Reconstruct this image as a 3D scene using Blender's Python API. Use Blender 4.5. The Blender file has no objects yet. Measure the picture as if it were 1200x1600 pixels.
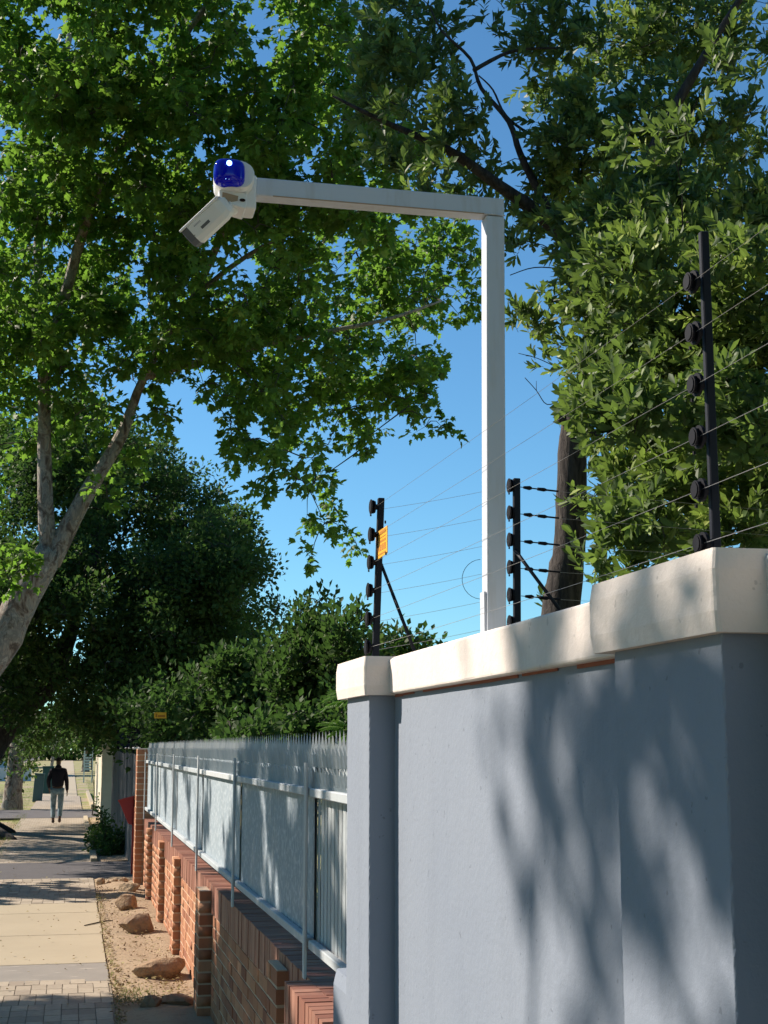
import bpy, bmesh, math, random
import numpy as np
from mathutils import Vector, Matrix
rnd = random.Random(7)
rng = np.random.default_rng(11)
PI = math.pi
R_ = math.radians
S = bpy.context.scene
COL = S.collection

# ------------------------------------------------------------------ camera, world, sun, exposure
FPX = 2200.0                                            # focal length in pixels of a 1200 x 1600 frame
PITCH, YAW, ROLL = R_(9.5), R_(12.34), R_(0.0)
CAMZ = 2.0
cam_d = bpy.data.cameras.new('camera'); cam = bpy.data.objects.new('camera', cam_d); COL.objects.link(cam)
cam_d.sensor_fit = 'VERTICAL'; cam_d.sensor_height = 24.0; cam_d.lens = 24.0 * FPX / 1600.0
cam_d.clip_start = 0.05; cam_d.clip_end = 3000
cam.matrix_world = Matrix.Translation((0, 0, CAMZ)) @ Matrix.Rotation(-YAW, 4, 'Z') @ Matrix.Rotation(PI / 2 + PITCH, 4, 'X') @ Matrix.Rotation(ROLL, 4, 'Z')
S.camera = cam

SUN_AZ, SUN_EL = R_(-55), R_(36)                        # azimuth from +Y towards +X
SUN = np.array([math.sin(SUN_AZ) * math.cos(SUN_EL), math.cos(SUN_AZ) * math.cos(SUN_EL), math.sin(SUN_EL)])
w = bpy.data.worlds.new("World"); S.world = w; w.use_nodes = True
nt = w.node_tree; nt.nodes.clear()
sky = nt.nodes.new('ShaderNodeTexSky'); sky.sky_type = 'NISHITA'; sky.sun_disc = False
sky.sun_elevation = SUN_EL; sky.sun_rotation = SUN_AZ
sky.altitude = 100; sky.air_density = 1.0; sky.dust_density = 0.0; sky.ozone_density = 3.0
bg = nt.nodes.new('ShaderNodeBackground'); bg.inputs[1].default_value = 0.072
wo = nt.nodes.new('ShaderNodeOutputWorld')
tn = nt.nodes.new('ShaderNodeMixRGB'); tn.blend_type = 'MULTIPLY'; tn.inputs[0].default_value = 1; tn.inputs[2].default_value = (.61, .97, 1.10, 1)
nt.links.new(sky.outputs[0], tn.inputs[1]); nt.links.new(tn.outputs[0], bg.inputs[0]); nt.links.new(bg.outputs[0], wo.inputs[0])
sl = bpy.data.lights.new('sun', 'SUN'); sl.energy = 4.4; sl.angle = R_(0.55); sl.color = (1.0, 0.89, 0.77)
so = bpy.data.objects.new('sun', sl); COL.objects.link(so)
so.rotation_euler = Vector(SUN).to_track_quat('Z', 'Y').to_euler(); so.location = (-20, 15, 20)
S.view_settings.view_transform = 'Standard'; S.view_settings.look = 'None'
S.view_settings.exposure = 0.92; S.view_settings.gamma = 1.0; S.view_settings.use_curve_mapping = False
S.render.engine = 'CYCLES'
S.cycles.max_bounces = 6; S.cycles.diffuse_bounces = 3; S.cycles.glossy_bounces = 2
S.cycles.transmission_bounces = 4; S.cycles.transparent_max_bounces = 4

# ------------------------------------------------------------------ maths
CF = np.array([math.sin(YAW) * math.cos(PITCH), math.cos(YAW) * math.cos(PITCH), math.sin(PITCH)])
CR = np.array([math.cos(YAW), -math.sin(YAW), 0.0]); CU = np.cross(CR, CF); CO = np.array([0, 0, CAMZ])
def P(u, v, **k):                                       # world point seen at u, v (1200 x 1600) on the plane X, Y or Z = value
    d = CF + CR * (u - 600) / FPX - CU * (v - 800) / FPX
    (a, val), = k.items(); i = 'XYZ'.index(a)
    return CO + d * (val - CO[i]) / d[i]
def proj(X):
    d = np.asarray(X, float) - CO; z = d @ CF
    zz = np.where(z > 0.01, z, 0.01)
    return 600 + FPX * (d @ CR) / zz, 800 - FPX * (d @ CU) / zz, z
def nrm(a): return a / (np.linalg.norm(a, axis=-1, keepdims=True) + 1e-9)

# ------------------------------------------------------------------ materials
MATS = {}
class NT:
    def __init__(s, name):
        s.m = bpy.data.materials.new(name); s.m.use_nodes = True; s.t = s.m.node_tree; s.t.nodes.clear()
        s.out = s.n('OutputMaterial'); MATS[name] = s.m
    def n(s, t, **k):
        x = s.t.nodes.new('ShaderNode' + t)
        for a, b in k.items(): setattr(x, a, b)
        return x
    def l(s, a, b): s.t.links.new(a, b)
    def coord(s, scale=(1, 1, 1), kind='Object'):
        c = s.n('TexCoord'); mp = s.n('Mapping'); mp.inputs['Scale'].default_value = scale
        s.l(c.outputs[kind], mp.inputs[0]); return mp.outputs[0]
    def wcoord(s, scale=(1, 1, 1)):
        g = s.n('NewGeometry'); mp = s.n('Mapping'); mp.inputs['Scale'].default_value = scale
        s.l(g.outputs['Position'], mp.inputs[0]); return mp.outputs[0]
    def noise(s, co, scale, detail=5, rough=.6, dist=0):
        x = s.n('TexNoise'); x.inputs['Scale'].default_value = scale; x.inputs['Detail'].default_value = detail
        x.inputs['Roughness'].default_value = rough; x.inputs['Distortion'].default_value = dist
        s.l(co, x.inputs['Vector']); return x.outputs['Fac']
    def ramp(s, fac, stops, interp='LINEAR'):
        r = s.n('ValToRGB'); r.color_ramp.interpolation = interp
        e = r.color_ramp.elements
        while len(e) < len(stops): e.new(.5)
        for i, (p, c) in enumerate(stops):
            e[i].position = p; e[i].color = (c, c, c, 1) if isinstance(c, (int, float)) else (*c, 1)
        s.l(fac, r.inputs[0]); return r.outputs[0]
    def mix(s, a, b, fac, mode='MIX'):
        x = s.n('MixRGB', blend_type=mode)
        for i, q in ((0, fac), (1, a), (2, b)):
            if isinstance(q, (int, float)): x.inputs[i].default_value = q if i == 0 else (q, q, q, 1)
            elif isinstance(q, tuple): x.inputs[i].default_value = (*q, 1)
            else: s.l(q, x.inputs[i])
        return x.outputs[0]
    def bump(s, h, strength=.3, dist=.01, prev=None):
        b = s.n('Bump'); b.inputs['Strength'].default_value = strength; b.inputs['Distance'].default_value = dist
        s.l(h, b.inputs['Height'])
        if prev is not None: s.l(prev, b.inputs['Normal'])
        return b.outputs[0]
    def bsdf(s, col, rough=.8, bump=None, metal=0, spec=.4):
        b = s.n('BsdfPrincipled')
        if isinstance(col, tuple): b.inputs['Base Color'].default_value = (*col, 1)
        else: s.l(col, b.inputs['Base Color'])
        if isinstance(rough, (int, float)): b.inputs['Roughness'].default_value = rough
        else: s.l(rough, b.inputs['Roughness'])
        b.inputs['Metallic'].default_value = metal; b.inputs['Specular IOR Level'].default_value = spec
        if bump is not None: s.l(bump, b.inputs['Normal'])
        s.l(b.outputs[0], s.out.inputs[0]); return b

def plaster(name, base, stain, amp=.12, bumpy=.5):
    t = NT(name); c = t.wcoord()
    big = t.noise(c, 1.6, 4); st = t.noise(t.wcoord((5, 5, .5)), 1.4, 5)
    col = t.mix(base, stain, t.ramp(big, [(.35, 0), (.75, .6)]))
    col = t.mix(col, tuple(x * .72 for x in base), t.ramp(st, [(.52, 0), (.8, amp * 3)]))
    pits = t.noise(c, 55, 3); grain = t.noise(c, 260, 3); wave = t.noise(c, 9, 3)
    spots = t.ramp(t.noise(c, 38, 2), [(.70, 0), (.73, .55)])
    col = t.mix(col, tuple(x * .55 for x in base), spots)
    b = t.bump(grain, .25 * bumpy, .002); b = t.bump(pits, .5 * bumpy, .004, b); b = t.bump(wave, .35 * bumpy, .01, b)
    t.bsdf(col, .82, b, spec=.25); return t.m
plaster('grey_paint', (.225, .258, .315), (.255, .286, .338), .10, .75)
plaster('coping_paint', (.76, .68, .625), (.60, .55, .48), .22, .8)

def plain(name, col, rough=.5, metal=0, bumps=0, var=0.0, spec=.4):
    t = NT(name); c = t.coord()
    cc = col
    if var: cc = t.mix(tuple(x * (1 - var) for x in col), tuple(min(1, x * (1 + var)) for x in col), t.noise(c, 9, 6))
    b = t.bump(t.noise(c, 90, 3), bumps, .002) if bumps else None
    t.bsdf(cc, rough, b, metal, spec); return t.m
plain('black_post', (.012, .014, .022), .55, 0, .1, .2, .2)
plain('black_plastic', (.008, .008, .012), .6, spec=.15)
plain('galvanised', (.55, .56, .58), .35, .8, .1, .15)
plain('wire_steel', (.36, .36, .36), .5, .5)
plain('white_plastic', (.80, .79, .77), .35, 0, .03, .04)
plain('dark_glass', (.015, .017, .02), .12)
plain('red_primer', (.30, .10, .06), .9, 0, .2, .3)
plain('grey_label', (.12, .12, .13), .5)
plain('grey_print', (.38, .38, .40), .5)
plain('rust_stain', (.42, .30, .20), .8, 0, .2, .3)
plain('hole', (.02, .008, .006), .9)
plain('red_paint', (.42, .045, .045), .45, 0, .15, .2)
plain('sign_text', (.45, .16, .01), .6)
plain('dark_fence', (.085, .088, .10), .7, 0, .2, .25)
plain('cream_wall', (.60, .53, .40), .85, 0, .4, .12)
plain('teal_box', (.045, .10, .115), .5, 0, .1, .15)
plain('dark_teal', (.015, .07, .065), .5, 0, .1, .15)
plain('pale_slats', (.42, .50, .45), .7, 0, .1, .1)
plain('skin', (.12, .06, .038), .55, 0, .05, .1)
plain('hoodie', (.010, .010, .020), .92, 0, .3, .3)
plain('hair', (.012, .008, .007), .8)
plain('shoe', (.045, .035, .035), .7)
plain('far_roof', (.20, .11, .09), .9, 0, .2, .2)
plain('far_wall', (.55, .55, .55), .9, 0, .2, .1)
t = NT('jeans'); c = t.coord((1, 1, 1)); t.bsdf(t.mix((.10, .16, .20), (.33, .42, .46), t.ramp(t.noise(c, 6, 4), [(.35, 0), (.65, 1)])), .9)
# white powder coated steel with dust streaks on it
t = NT('white_steel'); c = t.wcoord()
d = t.ramp(t.noise(t.wcoord((1, 1, .15)), 30, 4), [(.5, 0), (.72, .5)])
t.bsdf(t.mix((.60, .625, .68), (.50, .48, .46), d), .42, t.bump(t.noise(c, 40, 3), .08, .002)); 
t = NT('sign_yellow'); t.bsdf(t.mix((.80, .36, .008), (.75, .42, .03), t.noise(t.coord(), 12, 4)), .5)
# blue lens lit from inside
t = NT('blue_lens'); b = t.bsdf((.0, .0, .22), .06); b.inputs['Emission Color'].default_value = (0, .01, 1, 1); b.inputs['Emission Strength'].default_value = .04
t = NT('led_glow'); b = t.bsdf((.3, .5, 1), .3); b.inputs['Emission Color'].default_value = (.25, .5, 1, 1); b.inputs['Emission Strength'].default_value = 3.0
# palisade steel: pale blue grey, water marked
def steel(name, a, b_, rough, k):
    t = NT(name); at = t.n('Attribute', attribute_name='tint'); c = t.wcoord()
    col = t.mix(a, b_, at.outputs['Fac'])
    sp = t.ramp(t.noise(c, 26, 4, .6), [(.50, 0), (.62, k)])
    col = t.mix(col, (.50, .55, .58), sp)
    dr = t.ramp(t.noise(t.wcoord((14, 14, .6)), 1.6, 4), [(.5, 0), (.8, .5)])
    col = t.mix(col, (.24, .26, .27), dr)
    t.bsdf(col, rough, t.bump(t.noise(c, 60, 4), .25, .003), 0, .15)
steel('palisade_steel', (.40, .44, .46), (.52, .54, .54), .6, .3)
steel('fence_sheet', (.29, .35, .40), (.37, .43, .46), .55, .85)

def tinted(name, stops, rough=.9, bs=60, bstr=.6, mott=.35, bd=.004, extra=None):
    t = NT(name); at = t.n('Attribute', attribute_name='tint'); c = t.wcoord()
    col = t.ramp(at.outputs['Fac'], stops)
    n1 = t.noise(c, 18, 6); n2 = t.noise(c, 130, 4)
    col = t.mix(col, t.mix(col, (.12, .08, .06), .75), t.ramp(n1, [(.5, 0), (.85, mott * 2)]))
    col = t.mix(col, (.42, .30, .20), t.ramp(n2, [(.6, 0), (.8, .35)]))
    if extra: col = extra(t, col, c)
    t.bsdf(col, rough, t.bump(t.noise(c, bs, 5), bstr, bd)); return t.m
tinted('face_brick', [(0, (.25, .090, .048)), (.4, (.37, .155, .078)), (.7, (.45, .21, .108)), (1, (.52, .28, .16))])
tinted('red_brick', [(0, (.19, .07, .045)), (.5, (.28, .115, .075)), (1, (.36, .175, .12))], .6, 70, .4)
tinted('paver_stone', [(0, (.26, .21, .16)), (.5, (.36, .30, .225)), (1, (.44, .37, .28))], .9, 90, .5)
tinted('rock_stone', [(0, (.22, .145, .095)), (.5, (.33, .22, .13)), (1, (.44, .32, .20))], .95, 16, 1.0, .8, .04)
t = NT('jointing_sand'); c = t.wcoord(); t.bsdf(t.mix((.27, .22, .16), (.20, .165, .12), t.noise(c, 20, 5)), .95)
t = NT('paver_field'); c = t.wcoord(); bk = t.n('TexBrick'); bk.inputs['Scale'].default_value = 1.0; bk.inputs['Brick Width'].default_value = .13; bk.inputs['Row Height'].default_value = .24; bk.inputs['Mortar Size'].default_value = .006
bk.inputs['Color1'].default_value = (.30, .245, .18, 1); bk.inputs['Color2'].default_value = (.38, .32, .245, 1); bk.inputs['Mortar'].default_value = (.20, .165, .12, 1); t.l(c, bk.inputs['Vector'])
t.bsdf(t.mix(bk.outputs['Color'], (.22, .17, .12), t.ramp(t.noise(c, 2.2, 6, .7), [(.5, 0), (.8, .6)])), .95, t.bump(t.noise(c, 60, 4), .4, .005))
t = NT('mortar'); c = t.wcoord(); t.bsdf(t.mix((.62, .48, .34), (.46, .35, .25), t.noise(c, 20, 5)), .95, t.bump(t.noise(c, 120, 4), .6, .004))
t = NT('concrete'); c = t.wcoord()
col = t.mix((.345, .285, .195), (.43, .36, .25), t.noise(c, 1.1, 6)); col = t.mix(col, (.24, .19, .15), t.ramp(t.noise(t.wcoord((1, 3, 1)), 3.5, 6, .7), [(.6, 0), (.8, .5)]))
t.bsdf(col, .9, t.bump(t.noise(c, 120, 4), .4, .004))
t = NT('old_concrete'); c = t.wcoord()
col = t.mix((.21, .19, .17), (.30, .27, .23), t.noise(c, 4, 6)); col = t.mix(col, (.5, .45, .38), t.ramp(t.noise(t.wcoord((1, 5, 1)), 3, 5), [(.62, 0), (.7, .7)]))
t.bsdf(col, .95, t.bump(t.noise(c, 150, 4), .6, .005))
t = NT('asphalt'); c = t.wcoord()
col = t.mix((.075, .07, .075), (.125, .115, .115), t.noise(c, 2.5, 6)); col = t.mix(col, (.22, .2, .18), t.ramp(t.noise(c, 160, 2), [(.62, 0), (.75, .6)]))
t.bsdf(col, .92, t.bump(t.noise(c, 160, 3), .8, .006))
t = NT('soil'); c = t.wcoord()
col = t.mix((.30, .215, .135), (.43, .325, .215), t.noise(c, 2.4, 6)); col = t.mix(col, (.20, .13, .08), t.ramp(t.noise(c, 13, 6, .7), [(.52, 0), (.72, .75)]))
t.bsdf(col, .97, t.bump(t.noise(c, 45, 6), .9, .02))
t = NT('verge'); c = t.wcoord()
g = t.mix((.16, .20, .045), (.32, .30, .10), t.noise(c, 1.5, 6)); e = t.mix((.30, .22, .14), (.42, .33, .22), t.noise(c, 5, 5))
t.bsdf(t.mix(e, g, t.ramp(t.noise(c, .7, 5), [(.42, 0), (.55, 1)])), .97, t.bump(t.noise(c, 30, 6), .9, .03))
t = NT('plane_bark'); c = t.wcoord((1, 1, .55))
vor = t.noise(c, 5.5, 4, .55, 1.2); v2 = t.noise(c, 11, 4, .6, .8)
col = t.ramp(vor, [(.34, (.09, .065, .05)), (.42, (.20, .155, .12)), (.50, (.33, .29, .235)), (.58, (.19, .18, .155)), (.7, (.42, .38, .32))], 'LINEAR')
col = t.mix(col, (.11, .085, .065), t.ramp(v2, [(.56, 0), (.62, .75)]))
t.bsdf(col, .9, t.bump(v2, .8, .05, t.bump(t.noise(t.wcoord((1, 1, .5)), 26, 6), .8, .02)))
t = NT('dark_bark'); c = t.wcoord((1, 1, .22))
nn = t.noise(c, 34, 6, .7, .6)
t.bsdf(t.mix((.022, .018, .018), (.095, .08, .07), t.ramp(nn, [(.35, 0), (.7, 1)])), .95, t.bump(nn, 1.0, .02))
t = NT('twig_bark'); t.bsdf((.06, .05, .04), .9)

def leafmat(name, stops, trans, tfac=.38, rough=.42, spec=.35):
    t = NT(name); at = t.n('Attribute', attribute_name='tint'); c = t.wcoord()
    col = t.ramp(at.outputs['Fac'], stops)
    col = t.mix(col, t.mix(col, (.10, .13, .02), .5), t.noise(c, 1.3, 3))
    b = t.n('BsdfPrincipled'); t.l(col, b.inputs['Base Color']); b.inputs['Roughness'].default_value = rough
    b.inputs['Specular IOR Level'].default_value = spec
    tr = t.n('BsdfTranslucent'); t.l(t.mix(col, trans, .65), tr.inputs[0])
    mx = t.n('MixShader'); mx.inputs[0].default_value = tfac
    t.l(b.outputs[0], mx.inputs[1]); t.l(tr.outputs[0], mx.inputs[2]); t.l(mx.outputs[0], t.out.inputs[0])
leafmat('plane_leaf', [(0, (.040, .085, .016)), (.6, (.080, .145, .026)), (.9, (.16, .23, .036)), (1, (.30, .33, .07))], (.24, .48, .05), .50, .5, .25)
leafmat('olive_leaf', [(0, (.045, .078, .045)), (.5, (.090, .145, .065)), (.75, (.20, .28, .080)), (1, (.40, .48, .12))], (.26, .42, .06), .34, .5, .25)
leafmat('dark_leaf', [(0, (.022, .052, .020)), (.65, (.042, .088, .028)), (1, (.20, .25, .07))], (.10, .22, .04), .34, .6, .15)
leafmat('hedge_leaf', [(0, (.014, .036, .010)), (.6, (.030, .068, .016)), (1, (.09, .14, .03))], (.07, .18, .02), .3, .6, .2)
leafmat('bright_leaf', [(0, (.07, .15, .02)), (1, (.14, .26, .03))], (.15, .40, .02), .45)
leafmat('grass_blade', [(0, (.10, .14, .03)), (.6, (.20, .22, .06)), (1, (.35, .30, .14))], (.2, .3, .05), .3, .7)
leafmat('dry_leaf', [(0, (.16, .09, .04)), (.6, (.34, .24, .11)), (1, (.50, .44, .2))], (.3, .2, .1), .15, .8)

# ------------------------------------------------------------------ mesh helpers
class MB:
    def __init__(s): s.v = []; s.f = []; s.t = []
    def add(s, vs, fs, tint=.5):
        o = len(s.v); s.v += [tuple(map(float, q)) for q in vs]
        s.f += [tuple(i + o for i in f) for f in fs]; s.t += [tint] * len(fs)
    def box(s, a, b, tint=.5, M=None, j=0.0):
        vs = [(x, y, z) for x in (a[0], b[0]) for y in (a[1], b[1]) for z in (a[2], b[2])]
        if j: vs = [tuple(c + rnd.uniform(-j, j) for c in q) for q in vs]
        if M is not None: vs = [tuple(M @ Vector(q)) for q in vs]
        s.add(vs, [(0, 1, 3, 2), (4, 6, 7, 5), (0, 4, 5, 1), (2, 3, 7, 6), (0, 2, 6, 4), (1, 5, 7, 3)], tint)
    def tube(s, pts, rad, n=8, tint=.5, cap=True, jit=0.0):
        pts = [np.asarray(p, float) for p in pts]
        if not hasattr(rad, '__len__'): rad = [rad] * len(pts)
        vs = []; ref = np.array([.13, .27, .95])
        d0 = nrm(pts[-1] - pts[0])
        if abs(d0 @ ref) > .9: ref = np.array([.95, .2, .1])
        for i, p in enumerate(pts):
            d = nrm(pts[min(i + 1, len(pts) - 1)] - pts[max(i - 1, 0)])
            a = nrm(np.cross(d, ref)); b = np.cross(d, a)
            for k in range(n):
                th = 2 * PI * k / n; r = rad[i] * (1 + (rnd.uniform(-jit, jit) if jit else 0))
                vs.append(p + (a * math.cos(th) + b * math.sin(th)) * r)
        fs = [(i * n + k, i * n + (k + 1) % n, (i + 1) * n + (k + 1) % n, (i + 1) * n + k) for i in range(len(pts) - 1) for k in range(n)]
        if cap and n > 3: fs += [tuple(range(n))[::-1], tuple((len(pts) - 1) * n + k for k in range(n))]
        s.add(vs, fs, tint)
    def prism(s, poly, h0, h1, axis='z', tint=.5):
        n = len(poly); f = {'z': lambda a, b, h: (a, b, h), 'y': lambda a, b, h: (a, h, b), 'x': lambda a, b, h: (h, a, b)}[axis]
        s.add([f(a, b, h0) for a, b in poly] + [f(a, b, h1) for a, b in poly],
              [tuple(range(n))[::-1], tuple(range(n, 2 * n))] + [(k, (k + 1) % n, n + (k + 1) % n, n + k) for k in range(n)], tint)
    def mesh(s, name, mat, smooth=False):
        me = bpy.data.meshes.new(name); me.from_pydata(s.v, [], s.f)
        a = me.attributes.new('tint', 'FLOAT', 'FACE'); a.data.foreach_set('value', s.t)
        bm = bmesh.new(); bm.from_mesh(me); bmesh.ops.recalc_face_normals(bm, faces=bm.faces); bm.to_mesh(me); bm.free()
        if smooth: me.polygons.foreach_set('use_smooth', [True] * len(me.polygons))
        me.materials.append(MATS[mat]); return me
    def build(s, name, mat, parent=None, smooth=False, loc=None):
        return link(name, s.mesh(name, mat, smooth), parent, loc)
def link(name, me, parent=None, loc=None):
    o = bpy.data.objects.new(name, me); COL.objects.link(o)
    if parent is not None:
        o.parent = parent
        r = parent
        while r.parent is not None: r = r.parent
        if loc is None: o.location = -r.location if parent is r else (0, 0, 0)      # meshes are written in world coordinates
        else: o.location = loc
    elif loc is not None: o.location = loc
    return o
def thing(name, label, cat, loc=(0, 0, 0), group=None):
    o = bpy.data.objects.new(name, None); COL.objects.link(o); o.location = loc; o.empty_display_size = .2
    tag(o, label, cat, group); return o
def tag(o, label=None, cat=None, group=None, kind=None):
    if label: o['label'] = label
    if cat: o['category'] = cat
    if group: o['group'] = group
    if kind: o['kind'] = kind
    return o
def bevel(o, w_=.01, seg=2):
    bm = bmesh.new(); bm.from_mesh(o.data)
    bmesh.ops.bevel(bm, geom=list(bm.edges), offset=w_, segments=seg, profile=.5, affect='EDGES', clamp_overlap=True)
    for f in bm.faces: f.smooth = False
    bm.to_mesh(o.data); bm.free(); return o
def rough_block(name, mat, a, b, parent, rad=.012, jit=.0015, step=.03, axis=2):
    """a rendered block whose upright arrises are rounded and slightly uneven"""
    m = MB(); mb = MB()
    n = max(2, int((b[axis] - a[axis]) / step)); i0, i1 = [i for i in range(3) if i != axis]
    ring = []
    for cx, cy, s0 in ((b[i0], b[i1], 0), (a[i0], b[i1], 1), (a[i0], a[i1], 2), (b[i0], a[i1], 3)):
        sx = -1 if cx == b[i0] else 1; sy = -1 if cy == b[i1] else 1
        for k in range(4):
            th = (s0 + k / 3) * PI / 2
            ring.append((cx + sx * rad + math.cos(th) * rad, cy + sy * rad + math.sin(th) * rad))
    vs = []
    for k in range(n + 1):
        h = a[axis] + (b[axis] - a[axis]) * k / n; ins = 0.0
        if k in (0, n): ins = rad * .5
        jx, jy = [rnd.uniform(-jit, jit) for _ in range(4)], [rnd.uniform(-jit, jit) for _ in range(4)]
        for ri, (x, y) in enumerate(ring):
            jk = ri % 4 in (1, 2)
            cxm, cym = (a[i0] + b[i0]) / 2, (a[i1] + b[i1]) / 2
            x2 = x - ins * np.sign(x - cxm) + jk * jx[ri // 4]; y2 = y - ins * np.sign(y - cym) + jk * jy[ri // 4]
            q = [0, 0, 0]; q[i0] = x2; q[i1] = y2; q[axis] = h; vs.append(q)
    N = len(ring)
    fs = [(i * N + k, i * N + (k + 1) % N, (i + 1) * N + (k + 1) % N, (i + 1) * N + k) for i in range(n) for k in range(N)]
    fs += [tuple(range(N))[::-1], tuple(n * N + k for k in range(N))]
    mb.add(vs, fs)
    o = mb.build(name, mat, parent)
    return o

# ------------------------------------------------------------------ pieces: the 300 that show largest become parts, the rest one joined part
def visible_order(C, size, cell=9):
    u, v, z = proj(C); ok = (z > .3) & (u > -5) & (u < 1205) & (v > -5) & (v < 1605)
    px = FPX * size / np.maximum(z, .1)
    key = (np.floor(u / cell) * 4096 + np.floor(v / cell)).astype(np.int64)
    idx = np.where(ok)[0]; idx = idx[np.argsort(z[idx])]
    _, first = np.unique(key[idx], return_index=True)
    front = idx[first]; return front[np.argsort(-px[front])], ok
def quat_frames(X, Y, Z): return np.stack([X, Y, Z], -1)            # (n,3,3) columns
def scatter(parent, piece, rest, tmpl, tris, mat, C, Fm, sc, tint, limit=300, cell=9, variants=6, smooth=False):
    """tmpl (k,3) template, Fm (n,3,3) frames, sc (n,) or (n,3) scales"""
    n = len(C); sc3 = sc if sc.ndim == 2 else np.repeat(sc[:, None], 3, 1)
    chosen = np.array([], int)
    if limit:
        if n <= limit: chosen = np.arange(n)
        else:
            chosen, _ = visible_order(C, sc3.max(1), cell); chosen = chosen[:limit]
    root = parent
    while root.parent is not None: root = root.parent
    base = np.array(root.location)
    if len(chosen):
        q = np.quantile(tint[chosen], np.linspace(0, 1, variants * 2 + 1)[1::2]); ms = []
        for tv in q:
            me = bpy.data.meshes.new(piece); me.from_pydata(tmpl.tolist(), [], [tuple(x) for x in tris])
            a = me.attributes.new('tint', 'FLOAT', 'FACE'); a.data.foreach_set('value', [float(tv)] * len(tris))
            me.materials.append(MATS[mat]); ms.append(me)
            if smooth: me.polygons.foreach_set('use_smooth', [True] * len(me.polygons))
        for i in chosen:
            o = bpy.data.objects.new(piece, ms[int(np.argmin(abs(q - tint[i])))]); COL.objects.link(o); o.parent = parent
            M = Matrix(Fm[i].tolist()).to_4x4() @ Matrix.Diagonal((*[float(x) for x in sc3[i]], 1))
            M.translation = Vector((C[i] - base).tolist()); o.matrix_local = M
    keep = np.ones(n, bool); keep[chosen] = False
    if keep.any() and rest:
        Ck, Fk, Sk, Tk = C[keep], Fm[keep], sc3[keep], tint[keep]
        V = np.einsum('nij,nkj->nki', Fk, tmpl[None] * Sk[:, None, :]) + Ck[:, None, :]
        k = len(tmpl); m = len(Ck); tr = np.asarray(tris)
        me = bpy.data.meshes.new(rest); nf, fv = len(tr), tr.shape[1]
        me.vertices.add(m * k); me.vertices.foreach_set('co', (V).reshape(-1).astype(np.float32))
        idx = (tr[None] + (np.arange(m) * k)[:, None, None]).reshape(-1)
        me.loops.add(len(idx)); me.loops.foreach_set('vertex_index', idx.astype(np.int32))
        me.polygons.add(m * nf); me.polygons.foreach_set('loop_start', (np.arange(m * nf) * fv).astype(np.int32))
        me.update(calc_edges=True)
        a = me.attributes.new('tint', 'FLOAT', 'FACE'); a.data.foreach_set('value', np.repeat(Tk, nf).astype(np.float32))
        me.materials.append(MATS[mat])
        o = link(rest, me, parent); o['kind'] = 'stuff'; return o

# leaf templates ------------------------------------------------------------
_o = [(0, 0), (.20, -.06), (.52, .10), (.34, .30), (.60, .62), (.24, .60), (0, 1.0), (-.24, .60), (-.60, .62), (-.34, .30), (-.52, .10), (-.20, -.06)]
PLANE_T = np.array([(x, y, -.34 * abs(x) - .45 * max(0, y - .45) ** 2 + .05 * math.sin(9 * x + 5 * y)) for x, y in _o] + [(0, .34, .05)])
PLANE_F = [(i, (i + 1) % 12, 12) for i in range(12)]
LANCE_T = np.array([(0, 0, 0), (.14, .26, .05), (.20, .68, .04), (0, 1, -.04), (-.20, .68, .04), (-.14, .26, .05), (0, .28, 0), (0, .58, -.01)])
LANCE_F = [(0, 1, 6), (0, 6, 5), (1, 2, 7), (1, 7, 6), (6, 7, 4), (6, 4, 5), (2, 3, 7), (7, 3, 4)]
SMALL_T = np.array([(0, 0, 0), (.33, .5, .08), (0, 1, -.05), (-.33, .5, .08)]); SMALL_F = [(0, 1, 2), (0, 2, 3)]
BRICK_T = np.array([(x, y, z) for x in (-.5, .5) for y in (-.5, .5) for z in (-.5, .5)])
BRICK_F = [(0, 1, 3, 2), (4, 6, 7, 5), (0, 4, 5, 1), (2, 3, 7, 6), (0, 2, 6, 4), (1, 5, 7, 3)]

def orient(D, N):                                       # leaf axis D, rough normal N -> frames
    D = nrm(D); X = nrm(np.cross(D, N)); Z = np.cross(X, D); return quat_frames(X, D, Z)
def rvec(n): return nrm(rng.normal(size=(n, 3)))

def skeleton(limbs, targets, twig_r=.012, spacing=.35, droop=.15):
    """limbs: polylines; each target is joined to its nearest node so far; returns twig polylines"""
    nodes = []
    for L in limbs:
        L = np.asarray(L, float)
        for a, b in zip(L[:-1], L[1:]):
            k = max(1, int(np.linalg.norm(b - a) / spacing))
            for i in range(k): nodes.append(a + (b - a) * i / k)
        nodes.append(L[-1])
    cap = len(nodes) + len(targets) * 4 + 5
    A = np.zeros((cap, 3)); A[:len(nodes)] = nodes; n = len(nodes)
    d0 = np.array([np.min(np.linalg.norm(A[:n] - q, axis=1)) for q in targets])
    out = []
    for i in np.argsort(d0):
        q = targets[i]; d = np.linalg.norm(A[:n] - q, axis=1); j = int(np.argmin(d)); p = A[j].copy(); L = d[j]
        if L < .03: continue
        mid = rvec(1)[0] * L * .14; pts = [p]
        for s_ in (.33, .66, 1.0):
            pts.append(p + (q - p) * s_ + mid * math.sin(PI * s_) + np.array([0, 0, droop * L * math.sin(PI * s_)]))
        out.append((pts, L)); A[n:n + 3] = pts[1:]; n += 3
    return out
def twigs(parent, sk, mat, r0=.010, k=.012, name='twigs', sides=3):
    m = MB()
    for pts, L in sk:
        r = min(.035, r0 + k * L); m.tube(pts, [r, r * .8, r * .6, r * .35], sides, cap=False)
    o = m.build(name, mat, parent); o['kind'] = 'stuff'; return o
def grid(xs, ys, zs): return np.array([(x, y, z) for x in xs for y in ys for z in zs], float)
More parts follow.
